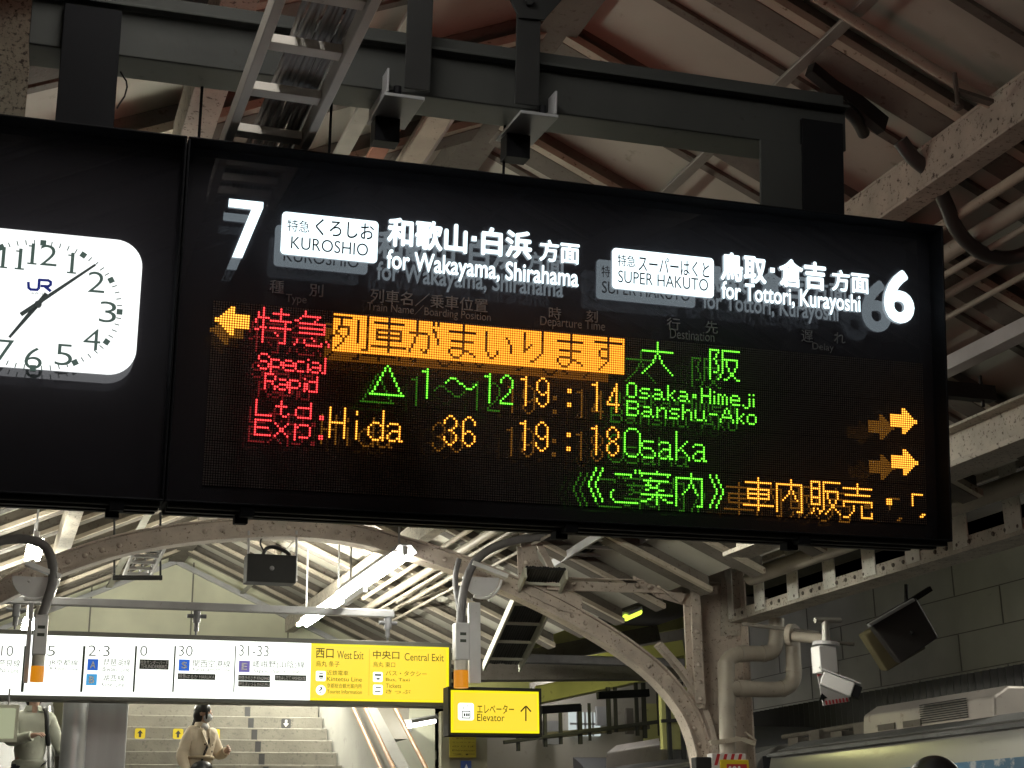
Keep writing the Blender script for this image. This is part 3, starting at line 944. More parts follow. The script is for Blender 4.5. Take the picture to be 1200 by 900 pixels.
b = MB(); pts = [P(x, y, AY - .02) for x, y in ((770, 755), (800, 790), (818, 822), (832, 860), (837, 905))]
rb_ = MB(); ribbon(rb_, smooth(pts, 4), .03, -.10, .02); rb_.build('fillet_rib', M_BEIGE, colm, smooth=True)

# ------------------------------------------------------------------ batten girder running along the platform edge
GX = 8.0
def gpt(x, y): return PX(x, y, GX)
gird = thing('batten_girder', 'long riveted girder with white batten plates running along the right platform edge', 'girder', (GX, 10, 3.9))
pA, pB = gpt(872, 722), gpt(1200, 632); zb = (pA[2] + pB[2]) / 2 - .02; zt = zb + .62
b = MB(); b.box(GX - .16, GX + .16, 4.5, AY + .6, zb - .014, zb).box(GX - .16, GX - .145, 4.5, AY + .6, zb + .0005, zb + .11); b.build('bottom_chord', M_BEIGE2, gird, bevel=.003)
b = MB(); b.box(GX - .16, GX + .16, 4.5, AY + .6, zt, zt + .014).box(GX - .16, GX - .145, 4.5, AY + .6, zt - .10, zt - .0005); b.build('top_chord', M_BEIGE2, gird, bevel=.003)
nb_ = 0
for y in np.arange(4.9, AY + .3, .72):
    MB().box(GX - .172, GX - .1605, y - .11, y + .11, zb + .02, zt - .02).build('batten_plate', mat('chipped_white_paint', (.66, .65, .60), .6, spot=(.06, .05, .04), amt=.42, scale=14, bump=.2), gird, bevel=.002)
rv0 = None
for y in np.arange(5.6, AY + .2, .165):
    if int(y / .165) % 5 == 2: continue
    if rv0 is None: rv0 = MB().dome((GX - .161, y, zb + .055), (-1, 0, 0), .022, 8).build('rivet', mat('dark_rivet_paint', (.13, .11, .095), .6, scale=9), gird, smooth=True); ry0 = y
    else: r_ = rv0.copy(); COL.objects.link(r_); r_.parent = gird; r_.location.y += y - ry0
# main edge beam lit from the platform, pipes and cable duct above it
def longi(name, label, cat, px, X, r=None, wh=None, m=M_PIPE, group=None, z=None, y0=4., y1=AY + 6):
    q = PX(*px, X); zz = q[2]
    if r: o = MB().tube([(X, y0, zz), (X, y1, zz)], r, 14).build(name, m, smooth=True)
    else: o = MB().box(X - wh[0] / 2, X + wh[0] / 2, y0, y1, zz - wh[1] / 2, zz + wh[1] / 2).build(name, m, bevel=.004)
    return tag(o, label, cat, group)
longi('gas_pipe', 'thick beige pipe with couplings passing above the batten girder', 'pipe', (1160, 578), 7.55, r=.085, y1=13.9)
cp = MB(); zz = PX(1160, 578, 7.55)[2]
longi('water_pipe', 'thick dusty pipe just right of the board top corner', 'pipe', (1150, 272), 5.05, r=.05)
longi('conduit', 'upper thin beige conduit right of the number 6', 'conduit', (1150, 297), 5.12, r=.020, group='thin conduits under the roof')
longi('conduit', 'middle thicker conduit right of the number 6', 'conduit', (1150, 322), 5.36, r=.028, group='thin conduits under the roof')
longi('conduit', 'lowest thin conduit above the grey cable duct', 'conduit', (1150, 350), 5.5, r=.018, group='thin conduits under the roof')
longi('cable_duct', 'flat pale grey cable duct with a step along its side', 'duct', (1155, 408), 5.82, wh=(.12, .095), m=M_LGREY, y1=12.2)
eb = thing('edge_beam', 'heavy flaking pale edge beam below the cable duct', 'beam', (6.9, 10, 4))
q = PX(1155, 490, 6.3); z = q[2]
MB().box(6.3 - .13, 6.3 + .13, 4, 11.8, z - .02, z).build('upper_flange', M_BEIGE2, eb, bevel=.004); MB().box(6.3 - .02, 6.3 + .02, 4, 11.8, z - .26, z - .0205).build('web', M_BEIGE2, eb); MB().box(6.3 - .16, 6.3 + .13, 4, 11.8, z - .30, z - .2605).build('lower_flange', M_BEIGE2, eb, bevel=.004)
bk = PX(1160, 462, 5.95); tag(MB().box(bk[0] - .5, bk[0] + .02, bk[1] - .04, bk[1] + .04, bk[2] - .05, bk[2] + .05).tube([(bk[0] - .06, bk[1], bk[2] - .09), (bk[0] - .06, bk[1], bk[2] + .12)], .012, 8).build('support_bracket', M_DARK, bevel=.003), 'dark steel bracket stub below the cable duct', 'bracket')
# dark soffit of the far canopy edge, closing the view beyond the eaves
ev = MB().box(7.1, 12.4, 2, 40, 5.6, 5.7); tag(ev.build('eaves_soffit', mat('dark_boarding', (.05, .045, .04), .85, spot=(.03, .03, .03), amt=.5, scale=4)), 'dark soffit beyond the girder over the tracks', 'soffit')

# flexible black conduit crossing in front of the roof beams
fl = smooth([RP(1055, 165, .25), RP(1070, 185, .30), RP(1092, 205, .32), RP(1108, 238, .36), RP(1122, 270, .42), RP(1145, 293, .42), RP(1172, 302, .36), RP(1200, 298, .30), RP(1230, 280, .26)], 6)
tag(MB().tube(fl, .042, 12).build('flexible_conduit', mat('ribbed_black_hose', (.05, .048, .046), .38, scale=12), smooth=True), 'fat black flexible conduit looping down at the upper right', 'conduit')
ar = smooth([RP(938, 140, .3), RP(948, 124, .3), RP(965, 118, .3), RP(985, 124, .3), RP(1003, 140, .28), RP(1012, 156, .2)], 6)
tag(MB().tube(ar, .034, 10).build('bent_cable', M_BCABLE, smooth=True), 'thick black cable arching over the right board post', 'cable')
q0, q1 = RP(950, 78, .2), RP(1035, 148, .2); tag(MB().beam(q0, q1, .06, .10).build('angle_brace', M_DARK, bevel=.003), 'dark angle brace from the beam end to the purlin', 'brace')
# transverse pipe with its clamp, just under the rafters
yp = RP(1080, 66, .2)[1]; xs0, xs1 = RX + .2, EX1
b = MB().tube([(xs0, yp, roofz(xs0) - .235), (xs1, yp, roofz(xs1) - .235)], .028, 12)
pp = b.build('sprinkler_pipe', M_LIP, smooth=True); tag(pp, 'slim pale pipe running down the slope at the upper right', 'pipe')
pc = RP(1140, 100, .3); cb = MB().beam(pc + V3((-.10, 0, -.05)), pc + V3((.10, .0, -.08)), .04, .02).tube([pc + V3((-.1, 0, .05)), pc + V3((-.1, 0, -.12))], .012, 8).dome(pc + V3((-.1, 0, -.13)), (0, 0, -1), .028); tag(cb.build('pipe_clamp', M_RAFT), 'rusty clamp gripping the slim pale pipe', 'clamp')
xx = 4.86; zz = roofz(xx) - .36
tag(MB().tube([(xx, 4, zz), (xx, 20, zz)], .03, 10).build('angle_rail', M_LIP, smooth=True), 'thin rusty rail below the long channel purlin', 'rail')
# short steel pieces by the ridge
for (x0, y0), (x1, y1), w_, m_, l_ in (((476, 195), (520, 122), .16, M_LIP, 'wide pale plate standing under the ridge'), ((497, 188), (546, 112), .03, M_LGREY, 'thin white strip along the pale ridge plate'), ((430, 200), (470, 120), .10, M_RUSTP, 'narrow reddish plate left of the ridge plate')):
    a, c = RP(x0, y0, .25, -1), RP(x1, y1, .25, -1); c[0] = a[0]; c[2] = a[2]
    tag(MB().beam(a, c, w_, .03).build('ridge_plate', m_, bevel=.003), l_, 'plate', 'plates under the ridge')
# crusty old post at the top left corner
tl = thing('old_post', 'crusty pale steel post at the top left corner', 'post', P(10, 140, 5.6))
xa, xb = P(-30, 60, 5.6)[0], P(36, 60, 5.6)[0]
MB().box(xa, xb, 5.6, 5.62, 0.0, 5.4).box(xb - .012, xb, 5.6201, 5.75, 0, 5.3).build('flange', mat('crusty_pale_paint', (.40, .37, .29), .8, spot=(.07, .06, .05), amt=.75, scale=22, bump=.6), tl, bevel=.003)
# ================================================================== CABLE LADDERS
def ladder(root, p0, p1, width, rungs, rail=(.03, .07), m=M_LGREY, ncab=6, side=(1, 0, 0), cab_up=.05, cr=.012, cm=M_CABLE, span=(.25, .95)):
    p0, p1, side = V3(p0), V3(p1), V3(side); d = nz(p1 - p0); up = np.cross(side, d); up = up if up[2] > 0 else -up
    for s_ in (-.5, .5): MB().beam(p0 + side * width * s_, p1 + side * width * s_, rail[0], rail[1]).build('rail', m, root, bevel=.003)
    for k in range(rungs):
        c = p0 + (p1 - p0) * (k + .5) / rungs; MB().beam(c - side * (width / 2 - rail[0] * .55), c + side * (width / 2 - rail[0] * .55), .05, .03).build('rung', m, root, bevel=.002)
    for k in range(ncab):
        s_ = -.5 + span[0] + (span[1] - span[0]) * k / max(ncab - 1, 1); w = random.uniform(-.004, .004)
        pts = [p0 + (p1 - p0) * t + side * (width * s_ + random.uniform(-.006, .006)) + up * (cab_up + w) for t in np.linspace(0, 1, 9)]
        MB().tube(pts, cr, 8).build('cable', cm, root, smooth=True)
lx0, lx1 = P(298, 90, 4.15)[0], P(366, 90, 4.15)[0]
zl = P(330, 90, 4.15)[2]
# the near ladder hangs level along the platform
def lvl(x, y, z): d = ray(x, y); return CAM + d * ((z - 1.5) / d[2])
A_, B_ = lvl(322, 165, zl), lvl(371, 0, zl)
A2, B2 = lvl(275, 165, zl), lvl(318, 0, zl); A3, B3 = lvl(366, 168, zl), lvl(418, 0, zl)
wid = A3[0] - A2[0]; xm = (A2[0] + A3[0] + B2[0] + B3[0]) / 4
t1 = thing('cable_ladder', 'grey cable ladder full of grey cables hanging above the board top edge', 'cable ladder', (xm, 4, zl))
ladder(t1, (xm, 3.2, zl), (xm, 5.6, zl), wid, 8, m=mat('pale_beige_ladder', (.80, .74, .67), .5, spot=(.5, .45, .4), amt=.3, scale=8), ncab=9, span=(.38, .93), cr=.010, cm=mat('mid_grey_cable', (.30, .29, .29), .5, scale=20))
# the far ladder seen between board and signs
t2 = thing('cable_ladder', 'cable ladder with dark cables slanting down under the arch', 'cable ladder', P(610, 740, 16))
pa, pb = P(640, 672, 14.6), P(588, 782, 17.4)
ladder(t2, pb, pa, .46, 5, rail=(.03, .11), m=mat('cream_ladder_paint', (.52, .52, .44), .5, scale=6), ncab=15, cab_up=.06, cr=.02, cm=M_BCABLE, span=(.06, .96))
t3 = thing('cable_ladder', 'small pale cable ladder held by dark rods left of the hanging loudspeaker', 'cable ladder', P(165, 660, 17))
pa, pb = P(180, 632, 15.5), P(160, 676, 18.)
ladder(t3, pb, pa, .30, 6, rail=(.03, .05), m=M_LGREY, ncab=3, cr=.015)
for y_ in (645, 677): MB().tube([P(132, y_, 17), P(190, y_, 17)], .028, 8).build('support_bar', M_DARK, t3)
for x_ in (134, 188): MB().tube([P(x_, 600, 17), P(x_, 680, 17)], .012, 8).build('support_rod', M_DARK, t3)
t4 = thing('cable_ladder', 'cable ladder with dark cables running off under the right end of the board', 'cable ladder', P(720, 645, 13))
pa, pb = P(780, 598, 12.4), P(672, 662, 15.6)
ladder(t4, pb, pa, .5, 7, rail=(.03, .09), m=M_LGREY, ncab=6, cr=.02, cm=M_BCABLE)

# ================================================================== LAMPS
E_TUBE = glow('fluorescent_tube', (1., .975, .82), TUBE_FAR); E_TUBEB = glow('fluorescent_tube_bright', (1., .975, .82), 290.); E_TUBEM = glow('fluorescent_tube_mid', (1., .975, .82), 48.); E_TUBEN = glow('fluorescent_tube_dim', (1., .97, .90), TUBE_NEAR)
def tube_light(x, y0, y1, z, label, group='fluorescent lamps under the canopy', loc=None, name='fluorescent_lamp', trough=False, em=None):
    t = thing(name, label, 'lamp', (x, (y0 + y1) / 2, z), group)
    if trough: MB().prism([(x - .07, y0, z + .115), (x + .07, y0, z + .115), (x + .13, y0, z + .03), (x + .12, y0, z + .03), (x + .065, y0, z + .10), (x - .065, y0, z + .10), (x - .12, y0, z + .03), (x - .13, y0, z + .03)], (0, y1 - y0, 0)).build('trough', M_LGREY, t)
    b = MB().prism([(x - .03, y0, z + .09), (x + .03, y0, z + .09), (x + .025, y0, z + .0), (x - .025, y0, z + .0)], (0, y1 - y0, 0)); b.build('housing', M_WHITE, t, bevel=.004)
    MB().tube([(x - .055, y0 + .03, z), (x - .055, y1 - .03, z)], .026, 10).tube([(x + .055, y0 + .03, z), (x + .055, y1 - .03, z)], .026, 10).build('tube', em or ((E_TUBEB if y0 > 17 else E_TUBE) if y0 > 5 else E_TUBEN), t, smooth=True)
    for y in (y0 + .25, y1 - .25): MB().tube([(x, y, z + .10), (x, y, roofz(x) - .03 if x < 8 else 5.59)], .012, 8).build('suspension_rod', M_GREY, t)
    return t
XR = 4.0; q = PX(405, 698, XR); q2 = PX(475, 650, XR); zR = (q[2] + q2[2]) / 2
tube_light(XR, q2[1], q[1], zR, 'long bright tube lamp slanting above the yellow exit sign', trough=True, em=glow('slanted_tube', (1., .98, .85), 62.))
XL = .5; q = PX(56, 637, XL); q2 = PX(56, 614, XL); zL = q[2]
tube_light(.40, 15.5, 16.6, 4.5, 'bright lamp end just under the clock cabinet', em=E_TUBEM)
q = PX(50, 662, XL)
tube_light(.40, 17.4, 18.9, 4.5, 'lamp half hidden behind the left grey bracket', em=E_TUBEM)
tube_light(XR + .1, 10.5, 12.7, zR + .1, 'tube lamp of the right row hidden behind the board', trough=True)
tube_light(XL, 9.3, 11.5, zL, 'tube lamp of the left row hidden behind the board', em=E_TUBEM); tube_light(XL, 7.2, 9.1, zL, 'nearer tube lamp of the left row hidden behind the board', em=E_TUBEM)
for k, (y, z) in enumerate(((3.0, 4.7), (.0, 5.05))):
    for x in ((XL,) if k == 0 else (XR + .3,)): tube_light(x, y - 1.1, y + 1.1, min(z, roofz(x) - .2), 'tube lamp overhead, on the near side of the board')
tube_light(XR, 17.5, 19.9, zR, 'tube lamp of the right row farther along'); tube_light(XL, 19.0, 21.2, zL - .2, 'tube lamp of the left row farther along')
# stairwell lamp and the green tube in the distance
def lone(px0, px1, Y0_, Y1_, label, m, r=.03):
    a, c = P(*px0, Y0_), P(*px1, Y1_); t = thing('fluorescent_lamp', label, 'lamp', (a + c) / 2)
    MB().tube([a, c], r, 10).build('tube', m, t, smooth=True); MB().beam(a + V3((0, .02, .06)), c + V3((0, .02, .06)), .12, .05).build('housing', M_LGREY, t)
    return t
lone((478, 851), (509, 845), 20, 21.5, 'bright stairwell lamp right of the stairs', glow('stairwell_tube', (1, .98, .93), 14.))
lone((462, 864), (480, 860), 21, 22, 'small dimmer stairwell lamp lower left of the bright one', glow('dim_tube', (1, .97, .9), 2.2), .012)
lone((733, 724), (749, 717), 20, 21, 'short yellow green tube beyond the arch', glow('green_tube', (.72, 1, .08), 1.6), .05)

# ================================================================== LONG GUIDE SIGN
SY = 15.9
def sp_(x, y): return P(x, y, SY)
c0 = sp_(300, 820)
gs = thing('guide_sign', 'long backlit guide sign, white with platform numbers and yellow exits at its right end', 'sign', c0)
def sx(x): return sp_(x, 786)[0]
# sign axes follow its edges in the picture
zt_, zb_ = (sp_(100, 750)[2] + sp_(500, 754)[2]) / 2, (sp_(100, 820)[2] + sp_(500, 819)[2]) / 2
sL, sR, sM = sx(-140), sx(526), sx(364)
MB().box(sL - .03, sR + .035, SY + .012, SY + .26, zb_ - .045, zt_ + .05).build('frame', mat('olive_grey_frame', (.10, .10, .085), .5, scale=5), gs, bevel=.006)
E_SGW = glow('sign_white', (.96, 1, .93), 1.6)
E_SGY = glow('sign_yellow', (1, .73, .045), 1.06); E_SGYE = glow('sign_yellow_edge_glow', (1, .88, .01), 1.0)
MB().box(sL, sM - .001, SY, SY + .0115, zb_, zt_).build('white_panel', E_SGW, gs)
yp_ = MB().box(sM + .001, sR, SY, SY + .0115, zb_, zt_).build('yellow_panel', E_SGY, gs)
for x0_, x1_, z0_, z1_ in ((sM + .001, sR, zb_, zb_ + .022), (sM + .001, sR, zt_ - .022, zt_), (sR - .03, sR, zb_ + .0225, zt_ - .0225)): MB().box(x0_, x1_, SY - .0015, SY - .0003, z0_, z1_).build('edge_glow', E_SGYE, yp_)  # stronger backlight near the edges put in as brighter lemon strips
M_TXT = mat('sign_black', (.012, .014, .012), .7, scale=3); M_GTX = mat('sign_grey', (.035, .045, .036), .7, scale=3); M_TXY = mat('sign_olive', (.07, .06, .003), .7, scale=3); M_TXY2 = mat('sign_pale_olive', (.14, .10, .004), .7, scale=3)
def st(mb, body, x0, x1, y0, y1, off=0., dy=.003):        # pixel box on the sign, y0 the upper
    a = sp_(x0, y1); c = sp_(x1, y0)
    return lay_text(mb, body, (a[0], SY - dy, a[2]), (1, 0, 0), (0, 0, 1), c[0] - a[0], c[2] - a[2], off)
def sb(mb, x0, x1, y0, y1, dy=.002):
    a = sp_(x0, y1); c = sp_(x1, y0)
    return mb.quad((a[0], SY - dy, a[2]), (c[0], SY - dy, a[2]), (c[0], SY - dy, c[2]), (a[0], SY - dy, c[2]))
for x0, x1, s_ in ((1, 16, '10'), (55, 65, '5'), (103, 129, '2·3'), (164, 173, '0'), (209, 226, '30'), (280, 315, '31-33')): st(MB(), s_, x0, x1, 757, 768.5, -.012).build('platform_number', M_GTX, gs)
for x in (28, 97, 158, 204, 275): sb(MB(), x - .5, x + .5, 757, 811).build('divider_line', M_GTX, gs)
for s_, x0, x1, y0, y1 in (('奈良線', -2, 24, 773, 781), ('Nara Line', 0, 22, 783, 788), ('JR京都線', 57, 91.5, 773.5, 780.5), ('JR Kyoto Line', 56, 91.5, 782, 786.5), ('琵琶湖線', 121, 153, 772.5, 780), ('Biwako Line', 120, 152, 782, 786.5), ('湖西線', 120, 146, 791, 798), ('Kosei Line', 119, 145.5, 800, 804.5),
    ('関西空港線', 226, 270, 774, 781.5), ('Kansai-airport Line', 226, 270, 783, 787.5), ('嵯峨野(山陰)線', 296, 357, 775, 783), ('Sagano (San-in) Line', 297, 351, 785, 789.5)): st(MB(), s_, x0, x1, y0, y1).build('line_name', M_GTX, gs)
for s_, x0, y0, col in (('A', 102, 772.5, (.02, .12, .55)), ('B', 100.5, 790, (.06, .36, .70)), ('S', 209, 773, (.02, .13, .62)), ('E', 279.5, 774.5, (.16, .13, .42))):
    q = sb(MB(), x0, x0 + 13.5, y0, y0 + 13).build('line_badge', glow('badge_' + s_, col, 1.0), gs); q['label'] = 'blue badge A|sky badge B|blue badge S|violet badge E'.split('|')['ABSE'.index(s_)]
    st(MB(), s_, x0 + 3.4, x0 + 10.4, y0 + 2.5, y0 + 10.6, .03).build('badge_letter', M_WHITE, q)
for x0, x1, y0, y1, s_ in ((163, 198, 773.5, 784, '特急サンダーバード'), (208, 252.5, 790, 796, '特急はるか HARUKA'), (279, 316.5, 791.5, 797.5, '特急きのさき KINOSAKI'), (322, 359, 791.5, 797.5, '特急はしだて HASHIDATE'), (279, 316.5, 799, 804.5, '特急まいづる MAIZURU')):
    q = sb(MB(), x0, x1, y0, y1).build('express_tag', M_GTX, gs); tt = MB()
    if x0 == 163: st(tt, s_, x0 + 1, x1 - 1, y0 + 1, y0 + 5, 0, .003); st(tt, 'THUNDERBIRD', x0 + 2, x1 - 2, y0 + 6, y1 - 1, 0, .003)
    else: st(tt, s_, x0 + 1, x1 - 1, y0 + 1, y1 - 1, 0, .003)
    tt.build('tag_lettering', M_WHITE, q)
for s_, x0, x1, y0, y1, o_ in (('西口', 370, 391, 760, 771, .01), ('中央口', 437, 468, 763, 772, .01), ('West Exit', 395, 426, 763.5, 772, .0), ('Central Exit', 474, 520, 766.5, 774, .0)): st(MB(), s_, x0, x1, y0, y1, o_).build('exit_lettering', M_TXY, yp_)
for s_, x0, x1, y0, y1 in (('烏丸 条子', 370, 398, 775, 781), ('近鉄電車', 383, 408, 786, 791), ('Kintetsu Line', 383, 424, 794, 798), ('京都総合観光案内所', 383, 424, 801.5, 806), ('Tourist Information', 383, 424, 809, 812.5), ('烏丸 東口', 437, 463, 776, 781.5), ('バス・タクシー', 452, 500, 787, 791.5), ('Bus, Taxi', 452, 480, 795, 798.5), ('Tickets', 452, 470, 801.5, 806), ('きっぷ', 452, 481, 808.5, 812.5)): st(MB(), s_, x0, x1, y0, y1).build('small_exit_lettering', M_TXY2, yp_)
sb(MB(), 432, 433, 761, 815).build('divider_line', M_TXY2, yp_)
for x0, y0, rnd, s_ in ((370, 786, 0, '▣'), (370, 802.5, 1, '?'), (437, 787, 0, '〓'), (437, 802, 0, '≡')):
    a = sp_(x0, y0 + 12); pts = rrect(.106, .106, .053 if rnd else .015)
    q = MB().add([(a[0] + u_, SY - .002, a[2] + w_) for u_, w_ in pts], [tuple(range(len(pts)))]).build('pictogram', E_SGW, yp_)
    ic = MB()
    if s_ == '?': st(ic, '?', x0 + 3.5, x0 + 8, y0 + 2.5, y0 + 10)
    elif s_ == '▣': sb(ic, x0 + 4, x0 + 8.5, y0 + 3, y0 + 4.2, .003); sb(ic, x0 + 3.6, x0 + 8.9, y0 + 5.5, y0 + 8, .003); sb(ic, x0 + 4, x0 + 8.5, y0 + 9, y0 + 9.8, .003)
    elif s_ == '〓': sb(ic, x0 + 2, x0 + 10, y0 + 3, y0 + 5, .003); sb(ic, x0 + 4, x0 + 8, y0 + 7.5, y0 + 9.5, .003)
    else: sb(ic, x0 + 3, x0 + 9.5, y0 + 3, y0 + 4.2, .003); sb(ic, x0 + 2, x0 + 9, y0 + 7.5, y0 + 8.8, .003)
    ic.build('pictogram_marks', M_GTX, q)
# ------------------------------------------------------------------ the pipe rail and hooks carrying the sign
z_r = sp_(233, 709)[2]; xr0, xr1 = sx(-150), sp_(465, 709)[0]
rl = thing('hanging_rail', 'grey horizontal pipe rail above the long guide sign', 'rail', ((xr0 + xr1) / 2, SY + .1, z_r))
MB().box(xr0, xr1, SY + .08, SY + .16, z_r - .042, z_r + .042).build('rail_body', M_GREY, rl, bevel=.012)
for x_ in (20, 233, 458):
    xq = sp_(x_, 709)[0]; h = MB().tube([(xq, SY + .12, z_r - .045), (xq, SY + .12, z_r - .17)], .04, 10).tube([(xq - .10, SY + .12, z_r - .10), (xq + .10, SY + .12, z_r - .10)], .022, 8)
    h.tube([(xq, SY + .12, z_r - .17), (xq, SY + .12, z_r - .26)], .026, 8).tube([(xq, SY + .12, z_r - .26), (xq, SY + .12, zt_ + .051)], .012, 8); h.build('hook_clamp', mat('dull_iron', (.13, .13, .14), .5, scale=9), rl, smooth=True)
for (x0, y0), (x1, y1) in (((465, 706), (535, 665)), ((465, 712), (525, 690))): MB().tube([P(x0, y0, SY + .1), P(x1, y1, SY + .6)], .014, 8).build('stay_rod', M_LIP, rl)
MB().beam(P(405, 706, SY + .06), P(428, 690, SY - .5), .05, .07).build('lamp_arm', M_LGREY, rl)

# ------------------------------------------------------------------ elevator sign and paper notices
EY = 15.2
def ep(x, y): return P(x, y, EY)
a, c = ep(530, 857), ep(630, 812)
es = thing('elevator_sign', 'small backlit yellow elevator sign with an arrow pointing up', 'sign', (a + c) / 2)
MB().box(a[0] - .04, c[0] + .05, EY + .012, EY + .2, a[2] - .045, c[2] + .05).build('frame', M_DARK, es, bevel=.006)
MB().box(a[0] - .012, c[0] + .012, EY, EY + .0115, a[2] - .012, c[2] + .012).build('edge_glow', E_SGYE, es)  # brighter backlit rim put in as its own glowing colour
pn = MB().box(a[0] + .012, c[0] - .012, EY - .004, EY - .0005, a[2] + .012, c[2] - .012).build('yellow_panel', E_SGY, es)
def et(mb, s_, x0, x1, y0, y1, off=0):
    p, q = ep(x0, y1), ep(x1, y0); return lay_text(mb, s_, (p[0], EY - .007, p[2]), (1, 0, 0), (0, 0, 1), q[0] - p[0], q[2] - p[2], off)
b = MB(); et(b, 'エレベーター', 559, 602, 826, 836, .004); et(b, 'Elevator', 559, 591, 837, 845)
b.build('lettering', M_TXY, pn)
b = MB()
def eline(x0, y0, x1, y1, w): p, q = ep(x0, y0), ep(x1, y1); b.beam((p[0], EY - .007, p[2]), (q[0], EY - .007, q[2]), .002, w, (0, 0, 1) if abs(x1 - x0) > 1 else (1, 0, 0))
eline(616, 845, 616, 829, .014); eline(610, 834, 616, 827.5, .014); eline(622, 834, 616.3, 827.5, .014)
b.build('arrow', M_TXT, pn)
p, q = ep(536.5, 844), ep(555, 824); pts = rrect(q[0] - p[0], q[2] - p[2], .025)
ic = MB().add([(p[0] + u_, EY - .006, p[2] + w_) for u_, w_ in pts], [tuple(range(len(pts)))]).build('pictogram', E_SGW, pn)
b = MB(); 
def eq(x0, x1, y0, y1):
    p, q = ep(x0, y1), ep(x1, y0); b.quad((p[0], EY - .009, p[2]), (q[0], EY - .009, p[2]), (q[0], EY - .009, q[2]), (p[0], EY - .009, q[2]))
eq(541, 551, 833, 834); eq(541, 551, 841, 842); eq(541, 541.9, 834, 841); eq(550.1, 551, 834, 841); eq(543, 545, 836, 839.5); eq(545.8, 547.8, 836, 839.5); eq(548.3, 549.7, 836, 839.5)
et(b, '↓', 541.5, 544.5, 826, 831); et(b, '↑', 546.5, 549.5, 826, 831); b.build('pictogram_marks', M_GTX, ic)
NY = 15.6
nb2 = thing('notice_post', 'pale steel post standing behind the elevator sign', 'post', P(548, 900, NY))
p, q = P(517, 1000, NY + .1), P(575, 860, NY + .1)
MB().box(p[0], p[0] + .10, NY + .1, NY + .2, 0, 2.9).box(p[0] + .1005, q[0] - .03, NY + .13, NY + .16, 0, 2.85).build('post_body', mat('cream_post_paint', (.36, .35, .25), .6, scale=5), nb2, bevel=.004)
def notice(x0, x1, y0, y1, m, label, lines=None):
    p, q = P(x0, y1, NY), P(x1, y0, NY)
    o = thing('paper_notice', label, 'notice', ((p[0] + q[0]) / 2, NY, p[2])); MB().box(p[0], q[0], NY + .08, NY + .095, p[2], q[2]).build('sheet', m, o)
    if lines:
        b = MB()
        for k, s_ in enumerate(lines): lay_text(b, s_, (p[0] + .03, NY + .077, q[2] - (k + 1.05) * (q[2] - p[2]) / (len(lines) + .6)), (1, 0, 0), (0, 0, 1), (q[0] - p[0]) * .84, (q[2] - p[2]) / (len(lines) + .6) * .42)
        b.build('print', M_TXY, o)
    return o
notice(529.5, 560.5, 861, 887, mat('yellow_notice_paper', (.55, .46, .05), .6, scale=4), 'yellow notice with small print below the elevator sign', ['ご案内 Notice', 'エレベーター', 'のりば', 'Elevator', '2F'])
o = notice(543, 555, 891, 912, mat('blue_notice_paper', (.03, .07, .26), .6, scale=4), 'small blue notice with a white triangle under the yellow one')
p = P(549, 897, NY); MB().prism([(p[0] - .03, NY + .076, p[2] - .05), (p[0] + .03, NY + .076, p[2] - .05), (p[0], NY + .076, p[2] + .02)], (0, -.002, 0)).build('triangle', M_WHITE, o)
# small board at the lower left
LY = 15.0; p, q = P(-60, 869, LY), P(23, 826, LY)
lb_ = thing('small_board', 'pale green framed board hanging under the sign at the left edge', 'board', ((p[0] + q[0]) / 2, LY, p[2]))
MB().box(p[0], q[0], LY, LY + .05, p[2], q[2]).build('frame', mat('pale_frame', (.60, .62, .50), .5, scale=4), lb_, bevel=.004)
MB().box(p[0] + .03, q[0] - .03, LY - .003, LY - .0005, p[2] + .03, q[2] - .03).build('face', glow('pale_green_face', (.62, .66, .42), .55), lb_)
MB().tube([(q[0] - .1, LY + .02, q[2]), (q[0] - .1, LY + .02, q[2] + .15)], .008, 8).build('hanger', M_GREY, lb_)

# ================================================================== BEACON BRACKETS
BY = 14.7
def beacon(dx, dy, label, blabel, s=1.):
    def q(x, y, Y=BY): return P(x + dx, y + dy, Y)
    t = thing('beacon_bracket', label, 'bracket', q(545, 720), 'pendant beacon brackets')
    b = MB(); p0, p1 = q(550, 800), q(563, 706); b.box(p0[0], p1[0], BY, BY + .05, p0[2], p1[2]); b.build('drop_bar', M_LGREY, t, bevel=.004)
    c = q(563, 680); r = .20; b = MB()
    b.prism([(c[0] + r * math.cos(a), BY - .02, c[2] + .03 - r * math.sin(a)) for a in np.linspace(0, math.pi, 15)], (0, .018, 0))
    for x_, y_ in ((557, 681), (553, 703), (573, 704)): b.dome(q(x_, y_, BY - .0195), (0, -1, 0), .014, 8)
    b.build('sector_plate', M_LGREY, t)
    b = MB(); pts = [V3((c[0] + (r + .02) * math.cos(a), BY - .03, c[2] + .03 - (r + .02) * math.sin(a))) for a in np.linspace(0.1, math.pi * .62, 12)]; b.tube(pts, .016, 8); b.build('slot_rim', M_WHITE, t, smooth=True)
    b = MB(); b.beam(q(553, 660, BY - .02), q(594, 676, BY - .02), .09, .045); b.build('clip_angle', M_WHITE, t, bevel=.003)
    return t
def cond(pts, label, r=.045):
    return tag(MB().tube(smooth([P(*p) for p in pts], 6), r, 12).build('curved_conduit', M_CABLE, smooth=True), label, 'conduit', 'curved grey conduits of the beacons')
